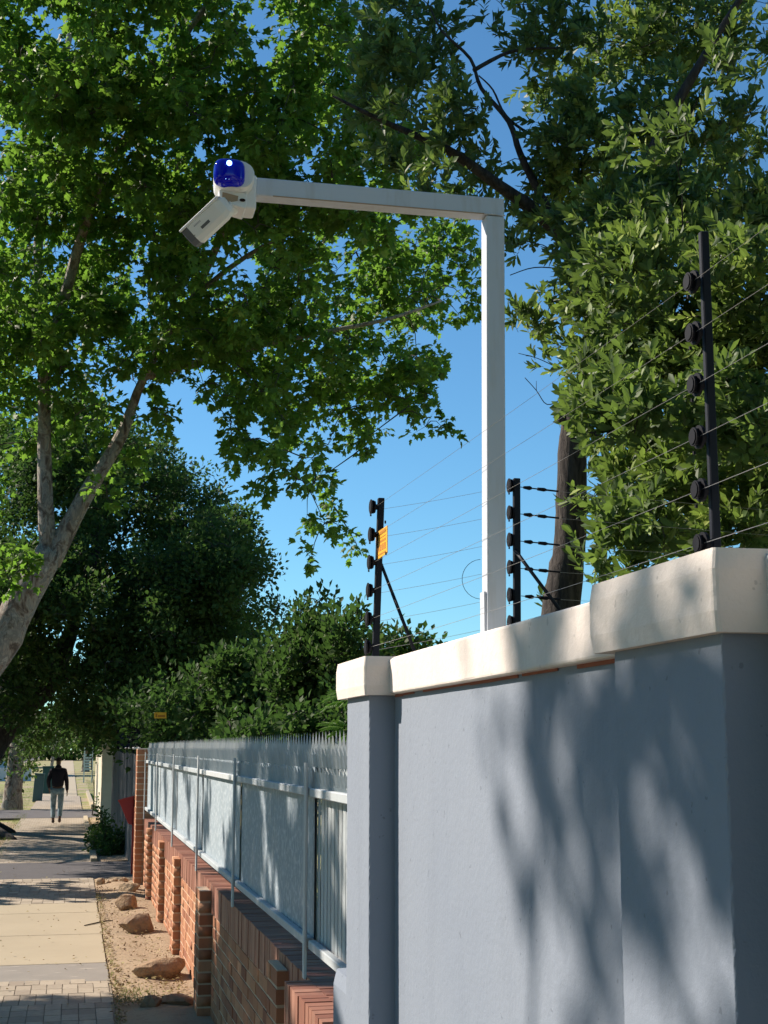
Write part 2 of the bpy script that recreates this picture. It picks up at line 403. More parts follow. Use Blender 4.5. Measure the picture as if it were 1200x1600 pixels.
LIT = np.concatenate([grid([1.06], np.arange(10.0, 21.5, .35), [.2, .6, 1.0, 1.4, 1.85]), grid([-1.2, -.7, -.2, .3, .8], np.arange(12.2, 19.6, .5), [0]),
                      grid([1.03], np.arange(3.15, 5.0, .3), [1.1, 1.5, 1.9, 2.25]), grid([-1.0, 0, .9], np.arange(22.9, 26, .6), [0]), grid([-1.5, -.5, .3], np.arange(44, 80, 1.5), [0])])
def sun_gaps(c, r=.5, p=.93):
    """the crown is open where the photograph shows sunlight reaching the wall and the walk"""
    hit = np.zeros(len(c), bool)
    for q in LIT:
        d = c - q; a = d @ SUN; hit |= (a > 0) & (np.linalg.norm(d - a[:, None] * SUN, axis=1) < r)
    return c[~(hit & (rng.random(len(c)) < p))]
def blob_points(blobs, density, shell=.55, aspect=1.8):
    """blobs: (u, v, rpx, Y[, density factor]) -> points through ellipsoids standing at that depth"""
    out = []; bid = []
    for bi, B in enumerate(blobs):
        u, v, r, Y = B[:4]; kf = B[4] if len(B) > 4 else 1
        c = P(u, v, Y=Y); dist = (c - CO) @ CF; rw = r / FPX * dist
        n = max(1, int(density * kf * (r / 60.0) ** 2)); d = rvec(n); rad = rng.random(n) ** (1 / 3.0) * (1 - shell) + shell * rng.random(n) ** .2
        q = d * rad[:, None] * rw
        q[:, 1] *= aspect
        out.append(c + q); bid += [bi] * n
    return np.concatenate(out), np.array(bid)

# ================================================================== SETTING
def sheet(name, x0, x1, y0, y1, z, mat, kind='structure', nx=1, ny=1, amp=0, th=0):
    m = MB()
    if th: m.box((x0, y0, z - th), (x1, y1, z))
    else:
        vs = []; 
        for j in range(ny + 1):
            for i in range(nx + 1):
                x = x0 + (x1 - x0) * i / nx; y = y0 + (y1 - y0) * j / ny
                e = math.sin(PI * i / nx) if nx > 1 else 0
                vs.append((x, y, z + amp * e * (.5 + .5 * math.sin(x * 7 + y * 2.3) * math.cos(y * 1.7 - x * 3))))
        m.add(vs, [(j * (nx + 1) + i, j * (nx + 1) + i + 1, (j + 1) * (nx + 1) + i + 1, (j + 1) * (nx + 1) + i) for j in range(ny) for i in range(nx)])
    o = m.build(name, mat, smooth=amp > 0); o['kind'] = kind; return o
sheet('ground', -400, 400, -60, 1200, -.06, 'verge')
sheet('road', -13, -6.2, -60, 600, -.05, 'asphalt')
sheet('kerb', -6.2, -6.05, -60, 400, .02, 'concrete', th=.14)
PXL, PXR = -1.35, .40
pav = sheet('pavement', PXL, PXR, -5, 13.05, -.004, 'jointing_sand', th=.04)
sheet('driveway', -6.0, 1.10, 22.9, 26.2, .000, 'asphalt', th=.05)
sheet('driveway', -6.0, 1.00, 42.6, 48.2, .002, 'asphalt', th=.05)
for (a, b, z) in ((14.06, 17.0, 0), (17.012, 19.38, 0)): pass
def slab(y0, y1, mat='concrete'):
    o = sheet('pavement_slab', PXL, PXR + rnd.uniform(-.01, .01), y0, y1, .004, mat, th=.05); bevel(o, .006, 1); return o
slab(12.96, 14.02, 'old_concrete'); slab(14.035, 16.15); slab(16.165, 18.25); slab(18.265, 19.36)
pav2 = sheet('pavement', PXL, PXR, 19.37, 22.88, -.004, 'jointing_sand', th=.04)
pav3 = sheet('pavement', PXL, PXR, 26.22, 42.58, -.004, 'paver_field', th=.04)
sheet('pavement', PXL + .1, PXR, 48.25, 62.0, 0, 'paver_field', th=.04)
sheet('path', PXL, PXR - .1, 62.05, 330, -.03, 'concrete')
sheet('kerb', PXR + .002, PXR + .11, 26.22, 42.5, .06, 'concrete', th=.12)
sheet('kerb', PXR + .30, PXR + .42, 48.5, 66, .10, 'concrete', th=.16)
sheet('soil', PXR + .004, 1.25, -5, 22.88, -.010, 'soil', nx=12, ny=220, amp=.05)
sheet('soil', PXR + .115, 1.25, 26.22, 42.5, -.01, 'soil', nx=4, ny=40, amp=.04)
sheet('soil', -3.0, PXL - .004, -5, 40, -.02, 'soil', nx=6, ny=60, amp=.03)
sheet('grass_verge', PXR, 3.2, 48.3, 130, -.035, 'verge')

# pavers, running bond across the walk
def pavers(parent, y0, y1, lim, ph=0.0, L=.20, W=.10):
    C, s, tt = [], [], []
    k = 0; y = y0
    while y < y1 - .02:
        x = PXL - rnd.choice((0, .1, .5, .5)) * L
        while x < PXR - .01:
            a, b = max(x, PXL), min(x + L, PXR)
            if b - a > .03:
                C.append(((a + b) / 2, y + W / 2, -.021 + rnd.uniform(-.0015, .002))); s.append((b - a - .006, W - .007, .05)); tt.append(min(1, max(0, rnd.gauss(.55, .25))))
            x += L
        y += W; k += 1
    n = len(C); A = np.array([R_(rnd.gauss(0, .6)) for _ in range(n)]); Fm = np.zeros((n, 3, 3)); Fm[:, 0, 0] = np.cos(A); Fm[:, 0, 1] = -np.sin(A); Fm[:, 1, 0] = np.sin(A); Fm[:, 1, 1] = np.cos(A); Fm[:, 2, 2] = 1
    scatter(parent, 'paver', 'far_pavers', BRICK_T, BRICK_F, 'paver_stone', np.array(C), Fm, np.array(s), np.array(tt), lim, 3)
pavers(pav, 10.2, 12.95, 300, L=.128, W=.24)
pavers(pav2, 19.37, 22.86, 300, L=.14, W=.24)

# ================================================================== PLASTERED BOUNDARY WALL
wall = thing('boundary_wall', 'tall blue grey plastered wall with cream coping and two pillars', 'wall', (1.1, 3.5, 0))
for (y0, y1) in ((2.385, 4.575), (-1.6, 1.965)):
    rough_block('wall_panel', 'grey_paint', (1.035, y0, -.1), (1.23, y1, 2.18), wall, .003, .0002, .3)
    c_ = rough_block('coping', 'coping_paint', (1.010, y0 - .02, 2.172), (1.255, y1 + .02, 2.292), wall, .009, .0005, .12, axis=1)
for (y0, y1) in ((1.965, 2.40), (4.57, 4.95)):
    p_ = rough_block('pillar', 'grey_paint', (.95, y0, -.1), (1.30, y1, 2.175), wall, .0035, .0011, .011)
    near = y0 < 3
    o = rough_block('pillar_cap', 'coping_paint', (.926, y0 - .03, 2.170), (1.33, y1 + (.062 if near else .10), 2.297), wall, .009, .0005, .03)
    o.parent = p_; o.location = (0, 0, 0)
m = MB(); y = 2.5
while y < 4.5:
    L_ = rnd.uniform(.05, .25); m.box((1.0325, y, 2.1715 - rnd.uniform(.004, .010)), (1.0348, min(4.55, y + L_), 2.1722)); y += L_ * rnd.choice((1.0, 1.0, 1.5))
m.build('bare_primer', 'red_primer', wall)
rough_block('plinth', 'grey_paint', (.955, 4.952, -.1), (1.2, 5.24, 1.21), wall, .02, .002, .05)

# ================================================================== FACE BRICK WALL
bw = thing('brick_wall', 'low orange face brick garden wall with piers under the steel palisade', 'wall', (1.1, 13, 0))
Y0, Y1 = 4.96, 22.2
m = MB(); m.box((1.1045, Y0, -.1), (1.30, Y1 - .2, .742)); m.build('mortar_core', 'mortar', bw)
piers = [(5.55, 6.52, .98), (7.2, 7.55, 1.03), (11.2, 11.56, 1.0), (14.4, 14.76, 1.03), (16.9, 17.26, 1.035), (19.5, 19.86, 1.03)]
m = MB()
for (a, b, x) in piers: m.box((x + .004, a + .0035, -.1), (1.12, b - .003, .745)); (b - a < .5) and m.box((x + .0045, a + .004, .74), (1.085, b - .0035, .912))
m.build('pier_core', 'mortar', bw)
CH, BL = .0855, .232
C, s, tt = [], [], []; red = [[], [], []]
def lay(x0, x1, y0, y1, z0, z1, dst, t=None):
    dst[0].append(((x0 + x1) / 2, (y0 + y1) / 2, (z0 + z1) / 2)); dst[1].append((x1 - x0, y1 - y0, z1 - z0)); dst[2].append(min(1, max(0, rnd.gauss(.5, .25))) if t is None else t)
fb = [C, s, tt]
for k in range(-2, 9):
    z = .745 - (k + 1) * CH
    y = Y0 - (BL / 2 if k % 2 else 0) if k >= 0 else 99
    while y < Y1 - .25:
        a, b = max(y, Y0), min(y + BL - .012, Y1 - .25)
        if b - a > .03:
            e = rnd.uniform(-.003, .003); lay(1.10 + e, 1.14, a, b, z, z + CH - .014, fb)
        y += BL
    for (a, b, x) in piers:
        e = rnd.uniform(-.002, .003); w_ = b - a; zz = z
        if w_ > .5 and k < 0: continue
        if k < 0: z = zz + .002 * (-k)
        if w_ > .5:
            yy = a - (0 if k % 2 else BL / 2)
            while yy < b:
                p0, p1 = max(a, yy), min(b, yy + BL - .012)
                if p1 - p0 > .03: lay(x + e, x + .1, p0, p1, z, z + CH - .014, fb)
                yy += BL
        elif k % 2: lay(x + e, x + .106, a, a + .106, z, z + CH - .014, fb); lay(x - e, x + .106, a + .118, b, z, z + CH - .014, fb)
        else: lay(x + e, x + .106, a, a + .222, z, z + CH - .014, fb); lay(x - e, x + .106, a + .234, b, z, z + CH - .014, fb)
# soldier course of smooth red bricks, over the panels and the pier heads
y = Y0
while y < Y1 - .3:
    e = rnd.uniform(-.003, .003); lay(1.092 + e, 1.31, y, y + .074, .748, .962 + rnd.uniform(-.002, .002), red); y += .085
for (a, b, x) in piers[:1]:
    y = a
    while y < b - .02:
        e = rnd.uniform(-.003, .003); lay(x - .008 + e, 1.088, y, min(b, y + .074), .748, .966 + rnd.uniform(-.002, .002), red); y += .085
m = MB(); m.box((1.10, Y0, .742), (1.30, Y1 - .3, .952)); m.build('mortar_bed', 'mortar', bw)
I3 = lambda n: np.tile(np.eye(3), (n, 1, 1))
scatter(bw, 'brick', 'far_bricks', BRICK_T, BRICK_F, 'face_brick', np.array(C), I3(len(C)), np.array(s), np.array(tt), 300, 6, 10)
scatter(bw, 'capping_brick', 'far_capping_bricks', BRICK_T, BRICK_F, 'red_brick', np.array(red[0]), I3(len(red[0])), np.array(red[1]), np.array(red[2]), 300, 3, 8)
# tall end pier
tp = thing('brick_pier', 'tall slim orange brick gate pier where the palisade ends', 'pier', (1.1, 22, 0))
m = MB(); m.box((.974, 21.7535, -.1), (1.297, 22.197, 1.98)); m.build('mortar_core', 'mortar', tp)
C, s, tt = [], [], []; fb = [C, s, tt]
for k in range(23):
    z = 1.985 - (k + 1) * CH; ya, yb = 21.75, 22.2
    for (a, b) in (((.97, 1.19), (1.202, 1.30)) if k % 2 else ((.97, 1.076), (1.088, 1.30))): lay(a, b, ya, ya + .106, z, z + CH - .014, fb)
    for (a, b) in (((ya + .118, ya + .33), (ya + .342, yb)) if k % 2 else ((ya + .118, ya + .22), (ya + .232, yb))): lay(.97 + rnd.uniform(-.003, .003), 1.07, a, b, z, z + CH - .014, fb)
scatter(tp, 'brick', None, BRICK_T, BRICK_F, 'face_brick', np.array(C), I3(len(C)), np.array(s), np.array(tt), 300, 3, 8)

# ================================================================== PALISADE
pal = thing('palisade_fence', 'pale grey steel palisade with triple spikes standing on the brick wall', 'fence', (1.15, 13, .96))
# pale: pressed W section, forked head. local origin at foot, width along Y, front towards -X
def pale_mesh():
    ht = .975; ww = .036; V = []; Fc = []
    prof = [(-ww, .0016), (-ww * .62, .0), (-ww * .3, .0010), (0, -.0012), (ww * .3, .0010), (ww * .62, .0), (ww, .0016)]
    hs = [0, ht * .90]
    for h in hs:
        for (yy, xx) in prof: V.append((xx, yy, h))
    for i in range(6): Fc.append((i, i + 1, 7 + i + 1, 7 + i))
    # forked head: a tall middle spike and rows of short ones splayed towards the street
    def spike(x, y, z, hx, hy, tip):
        b = len(V); V.extend([(x - hx, y, z), (x + hx * .6, y - hy, z), (x + hx * .6, y + hy, z), tip]); Fc.extend([(b, b + 1, b + 3), (b + 1, b + 2, b + 3), (b + 2, b, b + 3)])
    spike(0, 0, ht * .89, .013, .020, (-.002, 0, ht))
    for (h0, h1, w0) in ((.83, .925, 1.0), (.75, .835, 1.0), (.70, .77, .6)):
        spike(-.003, -ww * .6, ht * h0, .013, .014, (-.028, -ww * w0, ht * h1)); spike(-.003, ww * .6, ht * h0, .013, .014, (-.028, ww * w0, ht * h1))
    return V, Fc
V, Fc = pale_mesh(); V = np.array(V)
tris = []
for f in Fc: tris += [(f[0], f[i], f[i + 1]) for i in range(1, len(f) - 1)]
ys = np.arange(5.0, 21.6, .088); n = len(ys)
C = np.stack([np.full(n, 1.132), ys, np.full(n, 1.10) + rng.normal(0, .002, n)], -1)
scatter(pal, 'pale', 'far_pales', V, tris, 'palisade_steel', C, I3(n), np.ones(n), rng.random(n), 300, 2, 6)
for k in range(6):                                       # backing sheets, one between every two posts
    a = [5.0, 6.62, 9.62, 12.45, 15.5, 18.5, 21.6]; m = MB(); y = a[k] + .02; i = 0; vs = []
    while y < a[k + 1] - .02:
        vs.append(((1.150 if k == 0 else 1.1225) + (.0012 if i % 2 else -.001), y)); y += .0353; i += 1
    n = len(vs)
    m.add([(x, yy, 1.09) for x, yy in vs] + [(x, yy, 1.975) for x, yy in vs] + [(x + .003, yy, 1.09) for x, yy in vs] + [(x + .003, yy, 1.975) for x, yy in vs],
          [(i, i + 1, n + i + 1, n + i) for i in range(n - 1)] + [(2 * n + i, 3 * n + i, 3 * n + i + 1, 2 * n + i + 1) for i in range(n - 1)], rnd.random())
    m.build('backing_sheet', 'fence_sheet', pal)
for z0, z1 in ((1.775, 1.815), (1.095, 1.135)):
    for k in range(6):
        a = [5.0, 6.60, 9.60, 12.43, 15.48, 18.48, 21.6]
        m = MB(); m.box((1.084, a[k] + .03, z0), (1.120, a[k + 1] - .03, z1), rnd.random()); bevel(m.build('rail', 'palisade_steel', pal), .004, 1)
for y in (6.60, 9.60, 12.43, 15.48, 18.48, 21.5):
    m = MB(); m.box((1.070, y - .006, .96), (1.079, y + .05, 1.93), .9); m.box((1.079, y + .02, .96), (1.086, y + .027, 1.93), .3); m.build('fence_post', 'palisade_steel', pal)

# ================================================================== CAMERA MAST, SENSOR, CAMERA
mast = thing('camera_mast', 'white square steel mast bent over the pavement carrying the camera', 'mast', (1.165, 3.78, 2.29))
def lean(o): return o
m = MB(); m.box((1.126, 3.752, 2.2), (1.182, 3.806, 3.532)); 
for i, q in enumerate(m.v): m.v[i] = (q[0] + (q[2] - 3.53) * .010, q[1], q[2])
bevel(m.build('upright', 'white_steel', mast), .004, 2)
m = MB(); m.box((.452, 3.752, 3.534), (1.182, 3.806, 3.588)); bevel(m.build('arm', 'white_steel', mast), .004, 2)
m = MB(); m.tube([(1.124, 3.751, 3.535), (1.150, 3.7505, 3.5362), (1.183, 3.751, 3.5335)], .0022, 6); m.build('weld_bead', 'white_steel', mast)
m = MB(); m.box((.50, 3.7505, 3.5335), (1.12, 3.7522, 3.5365)); m.build('paint_edge', 'rust_stain', mast)
m = MB(); m.box((1.108, 3.760, 2.2), (1.1135, 3.80, 2.43)); m.build('cable_duct', 'white_steel', mast)
# sensor with blue lens at the arm's end
sen = thing('sensor_light', 'white sensor housing with glowing blue rounded lens at the arm end', 'sensor', (.40, 3.78, 3.5))
def rounded(cx, cy, hx, hy, r, n=6, p=2.6):
    return [(cx + math.copysign(abs(math.cos(a)) ** (2 / p), math.cos(a)) * hx, cy + math.copysign(abs(math.sin(a)) ** (2 / p), math.sin(a)) * hy) for a in [2 * PI * k / (n * 4) for k in range(n * 4)]]
m = MB(); m.box((.400, 3.735, 3.486), (.4515, 3.815, 3.588)); bevel(m.build('end_plate', 'white_plastic', sen), .006, 2)
m = MB()
rings = [(3.80, .050, .040), (3.735, .056, .046), (3.705, .056, .046), (3.690, .050, .040)]
vs = []; N = 24
for (yy, hx, hz) in rings: vs += [(a, yy, b) for a, b in rounded(.386, 3.566, hx, hz, 0)]
m.add(vs, [(i * N + k, i * N + (k + 1) % N, (i + 1) * N + (k + 1) % N, (i + 1) * N + k) for i in range(3) for k in range(N)] + [tuple(range(N)), tuple(3 * N + k for k in range(N))])
m.build('housing', 'white_plastic', sen, smooth=False)
m = MB(); vs = []; rings = [(3.698, 1.0), (3.684, .98), (3.672, .86), (3.665, .6), (3.662, .25)]
for (yy, kk) in rings: vs += [(a, yy, b) for a, b in rounded(.370, 3.566, .0435 * kk, .040 * kk, 0, p=3.6)]
m.add(vs, [(i * N + k, i * N + (k + 1) % N, (i + 1) * N + (k + 1) % N, (i + 1) * N + k) for i in range(4) for k in range(N)] + [tuple(4 * N + k for k in range(N))])
m.build('blue_lens', 'blue_lens', sen, smooth=True)
m = MB(); m.tube([(.366, 3.666, 3.5835), (.366, 3.6595, 3.583)], .0075, 12); m.build('led', 'led_glow', sen)
for dx in (-.004, .005):
    m = MB(); m.tube([(.362 + dx, 3.672, 3.5405), (.362 + dx, 3.667, 3.5405)], .0018, 8); m.build('pin_light', 'led_glow', sen)
m = MB(); m.prism([(.344, 3.526), (.349, 3.4805), (.372, 3.4855), (.419, 3.476), (.4225, 3.494), (.4225, 3.522)], 3.712, 3.80, 'y'); o = m.build('junction_box', 'white_plastic', sen); bevel(o, .002, 1)
m = MB(); m.add([(.354, 3.7105, 3.518), (.398, 3.7105, 3.51), (.396, 3.7105, 3.496), (.370, 3.7105, 3.489), (.352, 3.7105, 3.489)], [(0, 1, 2, 3, 4)]); m.build('rust_stain', 'rust_stain', sen)
m = MB(); m.tube([(.4135, 3.711, 3.498), (.4135, 3.709, 3.498)], .0055, 12); 
for i, q in enumerate(m.v): m.v[i] = (.4135 + (q[0] - .4135) * 1.5 - .004, q[1], 3.499 + (q[2] - 3.498) * .8)
m.build('drain_hole', 'hole', sen)
# bullet camera pointing down the pavement
bc = thing('security_camera', 'white bullet camera hanging below the blue lens, tilted down', 'camera', (.37, 3.75, 3.50))
A = P(353, 320, Y=3.72); B = P(306, 364, Y=3.775)
ax = Vector((B - A)).normalized(); up = Vector((-.80, -.05, .60)); up = (up - ax * up.dot(ax)).normalized(); sd = ax.cross(up)
MC = Matrix((( sd.x, up.x, ax.x, A[0]), (sd.y, up.y, ax.y, A[1]), (sd.z, up.z, ax.z, A[2]), (0, 0, 0, 1)))
L = float(np.linalg.norm(B - A)) + .022
prof = [(a * 1.12, b * 1.12) for a, b in [(-.030, -.012), (-.024, -.026), (.0, -.032), (.024, -.026), (.030, -.012), (.030, .020), (.026, .026), (-.026, .026), (-.030, .020)]]
m = MB(); vs = []
for (h, kx, ky) in ((-.012, .55, .6), (0, .86, .86), (.02, 1, 1), (L - .02, 1, 1)): vs += [tuple(MC @ Vector((a * kx, b * ky, h))) for a, b in prof]
n = len(prof); m.add(vs, [(i * n + k, i * n + (k + 1) % n, (i + 1) * n + (k + 1) % n, (i + 1) * n + k) for i in range(3) for k in range(n)] + [tuple(range(n)), tuple(3 * n + k for k in range(n))])
m.build('body', 'white_plastic', bc)
m = MB(); m.box((-.036, .026, -.002), (.036, .033, L + .004), M=MC); bevel(m.build('sun_shield', 'white_plastic', bc), .003, 2)
m = MB(); vs = []
for (h, k_) in ((L - .0195, .96), (L, .96), (L + .002, .80)): vs += [tuple(MC @ Vector((a * k_, b * k_, h))) for a, b in prof]
m.add(vs, [(i * n + k, i * n + (k + 1) % n, (i + 1) * n + (k + 1) % n, (i + 1) * n + k) for i in range(2) for k in range(n)] + [tuple(2 * n + k for k in range(n))])
m.build('front_bezel', 'grey_label', bc)
m = MB(); m.tube([MC @ Vector((0, -.002, L + .001)), MC @ Vector((0, -.002, L + .006))], [.018, .016], 16); m.build('lens', 'dark_glass', bc)
m = MB(); m.tube([(.390, 3.75, 3.484), MC @ Vector((0, .0, .004))], [.019, .021], 14); bevel(m.build('swivel_bracket', 'white_plastic', bc), .002, 1)
# label and faint lettering on the side that faces the viewer
side = 1 if (sd.dot(Vector(-CF))) > 0 else -1
def side_mark(h0, h1, b0, b1, mat, name):
    x = .0339 * side; m = MB(); m.box((min(x, x * 1.012), b0, h0), (max(x, x * 1.012), b1, h1), M=MC); m.build(name, mat, bc)
side_mark(L * .42, L * .64, -.007, .001, 'grey_label', 'label_plate')
for k in range(6): side_mark(L * .56 + k * .0042, L * .56 + k * .0042 + .0028, .0115, .0155, 'grey_print', 'printed_letter')
side_mark(L * .83, L * .85, -.006, -.004, 'hole', 'screw')

# ================================================================== ELECTRIC FENCE
ef = thing('electric_fence', 'black electric fence posts and wires along the top of the grey wall', 'fence', (1.1, 3.6, 2.29))
Hs = [2.355 + i * .0985 for i in range(6)]
def epost(x, y, z0, z1, dx, w_=.0125, lean_=0.0):
    m = MB(); m.box((x - w_, y - w_ * .8, z0), (x + w_, y + w_ * .8, z1), .4); 
    for i, q in enumerate(m.v): m.v[i] = (q[0] + (q[2] - 2.3) * lean_, q[1], q[2])
    return bevel(m.build('fence_post', 'black_post', ef), .002, 1)
def insulator(x, y, z, dx, parent, r=.027):
    m = MB(); s_ = dx
    for (a, b, rr) in ((.010, .018, .010), (.018, .024, .022), (.024, .031, .010), (.031, .034, r), (.034, .036, r * .8)):
        m.tube([(x + s_ * a, y, z), (x + s_ * b, y, z)], rr, 14)
    m.box((x - .030, y - .006, z - r * .85), (x - .022, y + .006, z + r * .85))
    m.tube([(x + s_ * .034, y - .004, z - .028), (x + s_ * .034, y - .004, z - .034)], .003, 6)
    o = m.build('insulator', 'black_plastic', parent); o.location = (0, 0, 0)
npx, npy = 1.125, 2.335; lpx, lpy = 1.015, 4.78; mpx, mpy = 1.553, 4.86
e1 = epost(npx, npy, 2.29, 2.955, -1, .0085); e2 = epost(lpx, lpy, 2.29, 2.868, -1, .0115, .035); e3 = epost(mpx, mpy, 2.1, 2.975, -1, .0125, .012)
for i, h in enumerate(Hs):
    insulator(npx - .003, npy, h + .008, -1, e1, .0175); insulator(lpx - .003 + (h - 2.3) * .035, lpy, h - .012, -1, e2)
Hm = [2.445 + i * .1005 for i in range(6)]
for h in Hm: insulator(mpx + .004 + (h - 2.3) * .012, mpy, h, -1, e3)
def wire(a, b, r=.0008, sag=.004, name='wire', mat='wire_steel'):
    a, b = np.array(a), np.array(b); m = MB()
    m.tube([a + (b - a) * k / 6 + np.array([0, 0, -sag * math.sin(PI * k / 6)]) for k in range(7)], r, 4, cap=False); return m.build(name, mat, ef)
for i, h in enumerate(Hs):
    wire((npx - .027, npy, h + .008), (lpx - .02 + (h - 2.3) * .035, lpy, h - .012), .0006)
    wire((npx - .027, npy, h + .008), (npx + .0, -1.5, h + .02), .0006)
    wire((lpx + .01, lpy + .01, h - .02), (mpx - .01, mpy, Hm[i]), .0006)
    # strain insulators and wire on the side run behind the trunk
    z = Hm[i] - .002; m = MB(); y = mpy
    for (a, b, r1, r2) in ((.020, .036, .0015, .0015), (.036, .060, .005, .0085), (.060, .068, .0085, .005), (.068, .092, .0025, .0025), (.092, .118, .006, .0075), (.118, .128, .0075, .004), (.128, .175, .0035, .0035)):
        m.tube([(mpx + a, y + a * .1, z - a * .05), (mpx + b, y + b * .1, z - b * .05)], [r1, r2], 8)
    m.build('strain_insulator', 'black_plastic', ef)
    wire((mpx + .17, mpy + .02, z - .009), (mpx + 3.2, mpy + .6, z - .02), .0006)
m = MB(); a, b = P(592, 872, Y=4.79), P(648, 1018, Y=4.70); m.tube([a, a + (b - a) * .38], .0058, 8); m.tube([a + (b - a) * .38, b], .0062, 8); m.build('stay_tube', 'black_post', ef, True)
m = MB(); a, b = P(805, 860, Y=4.85), P(880, 960, Y=4.72); m.tube([a, a + (b - a) * .25, b], [.0075, .0065, .0065], 8); m.build('stay_tube', 'black_post', ef, True)
# thin loop of cable beside the mast
pts = [P(752 - 30 * math.sin(a), 905 + 31 * -math.cos(a), Y=3.9) for a in np.linspace(.05, PI * .98, 14)]
m = MB(); m.tube(pts, .0009, 4, cap=False); m.build('cable_loop', 'black_plastic', ef)
# yellow warning plate clipped on the wires
def plate(name, label, c4, mat, rows, th=.002):
    o = thing(name, label, 'sign', tuple(np.mean(c4, 0)))
    a, b, c, d = [np.array(q) for q in c4]; nn = nrm(np.cross(b - a, d - a))
    if nn @ CF > 0: nn = -nn
    m = MB(); m.add([a, b, c, d] + [q - nn * th for q in (a, b, c, d)], [(0, 1, 2, 3), (4, 5, 6, 7), (0, 1, 5, 4), (1, 2, 6, 5), (2, 3, 7, 6), (3, 0, 4, 7)]); m.build('plate', mat, o)
    m = MB()
    for (s0, s1, t0, t1) in rows:
        q = lambda s_, t_: a + (b - a) * s_ + (d - a) * t_ + nn * .0006
        m.add([q(s0, t0), q(s1, t0), q(s1, t1), q(s0, t1)], [(0, 1, 2, 3)])
    m.build('printing', 'sign_text', o); return o
rows = [(.08, .30, .06, .19), (.10, .22, .24, .28)]
for (t0, t1, k, s0) in ((.06, .19, 5, .38), (.27, .31, 9, .12), (.38, .47, 6, .25), (.53, .76, 4, .2), (.84, .90, 7, .15)):
    for i in range(k):
        wd = (.92 - s0) / k; rows.append((s0 + i * wd, s0 + i * wd + wd * .68, t0, t1))
xs = 1.022
c4 = [P(587, 833, X=xs), P(605, 821, X=xs), P(605, 864, X=xs), P(587, 876, X=xs)]
sg = plate('warning_sign', 'small yellow warning plate clipped to the wires beside the far black post', c4, 'sign_yellow', rows)
m = MB()
for (u, v) in ((602, 818), (603, 867)): q = P(u, v, X=xs - .004); m.tube([q, q + np.array([0, 0, .010])], .003, 6)
m.build('clip', 'black_plastic', sg)
c4 = [P(241, 1113, Y=21.9), P(260, 1113, Y=21.9), P(260, 1122.5, Y=21.9), P(241, 1122.5, Y=21.9)]
plate('warning_sign', 'tiny orange plate hung before the dark trees over the far brick pier', c4, 'sign_yellow', [(.3, .9, .45, .8), (.1, .25, .2, .8)])

# ================================================================== THINGS FURTHER DOWN THE WALK
# dark steel gate beyond the pier
dg = thing('dark_fence', 'dark grey boarded steel fence beyond the tall brick pier', 'fence', (1.08, 30, 0))
ys = np.arange(22.3, 37.6, .155)
for y in ys:
    m = MB(); m.box((1.04 + rnd.uniform(0, .012), y, .03), (1.07, y + .13, 1.90 + .02 * math.sin(y)), rnd.random()); m.build('board', 'dark_fence', dg)
m = MB(); m.box((1.085, 22.3, .3), (1.12, 37.6, .36)); m.box((1.085, 22.3, 1.6), (1.12, 37.6, 1.66)); m.build('rail', 'dark_fence', dg)
m = MB(); m.box((1.02, 22.3, 1.93), (1.2, 22.9, 1.99)); m.tube([(1.02, 22.3, 1.99), (1.1, 37.4, 1.99)], .02, 6); m.build('top_rail', 'galvanised', dg)
for (y, h) in ((25.0, 2.35), (27.2, 2.55), (29.4, 2.45), (33.0, 2.5)):
    q = thing('electric_fence_post', {25.0: 'nearest black insulator post on the dark fence top', 27.2: 'tallest black insulator post, second on the dark fence top', 29.4: 'third black insulator post on the dark fence top', 33.0: 'farthest black insulator post by the cream gate pillar'}[y], 'fence post', (1.1, y, 1.9), 'insulator posts on the dark fence')
    m = MB(); m.box((1.08, y - .03, 1.82), (1.15, y + .03, h)); m.build('post', 'black_post', q)
    for k in range(4): m = MB(); m.tube([(1.00, y, 2.0 + k * .12), (1.08, y, 2.0 + k * .12)], .035, 8); m.build('insulator', 'black_plastic', q)
# cream pillars
cp = thing('cream_pillar', 'cream plastered gate pillar with a flat cap beyond the dark fence', 'pillar', (1.0, 39, 0))
m = MB(); m.box((.80, 38.6, -.1), (1.25, 39.2, 2.00)); bevel(m.build('shaft', 'cream_wall', cp), .02); m = MB(); m.box((.74, 38.5, 2.0), (1.32, 39.3, 2.12)); bevel(m.build('cap', 'cream_wall', cp), .02)
m = MB(); m.box((.86, 39.2, -.1), (1.1, 52, 1.75)); o = m.build('cream_wall', 'cream_wall'); tag(o, 'low cream wall running on behind the cream pillar', 'wall')
# red tapered box on the tall pier
rb = thing('red_box', 'red tapered metal box sticking out from the far brick pier', 'box', (.85, 23.4, 1.2))
a = [P(185, 1251, Y=23.3), P(209, 1245, Y=23.3), P(209, 1290, Y=23.3), P(200, 1287, Y=23.3)]
m = MB(); dv = np.array([.05, .30, 0.0]); m.add([tuple(q) for q in a] + [tuple(q + dv) for q in a], [(0, 1, 2, 3), (4, 5, 6, 7), (0, 1, 5, 4), (1, 2, 6, 5), (2, 3, 7, 6), (3, 0, 4, 7)]); bevel(m.build('body', 'red_paint', rb), .012)
m = MB(); b_ = [P(184, 1250, Y=23.27), P(209, 1243.5, Y=23.27), P(209, 1246.5, Y=23.27), P(185, 1253, Y=23.27)]; dv = np.array([.05, .36, 0]); m.add([tuple(q) for q in b_] + [tuple(q + dv) for q in b_], [(0, 1, 2, 3), (4, 5, 6, 7), (0, 1, 5, 4), (1, 2, 6, 5), (2, 3, 7, 6), (3, 0, 4, 7)]); m.build('lid', 'red_paint', rb)
m = MB(); m.box((.985, 23.30, .02), (1.02, 23.36, 1.05)); m.build('post', 'red_paint', rb)
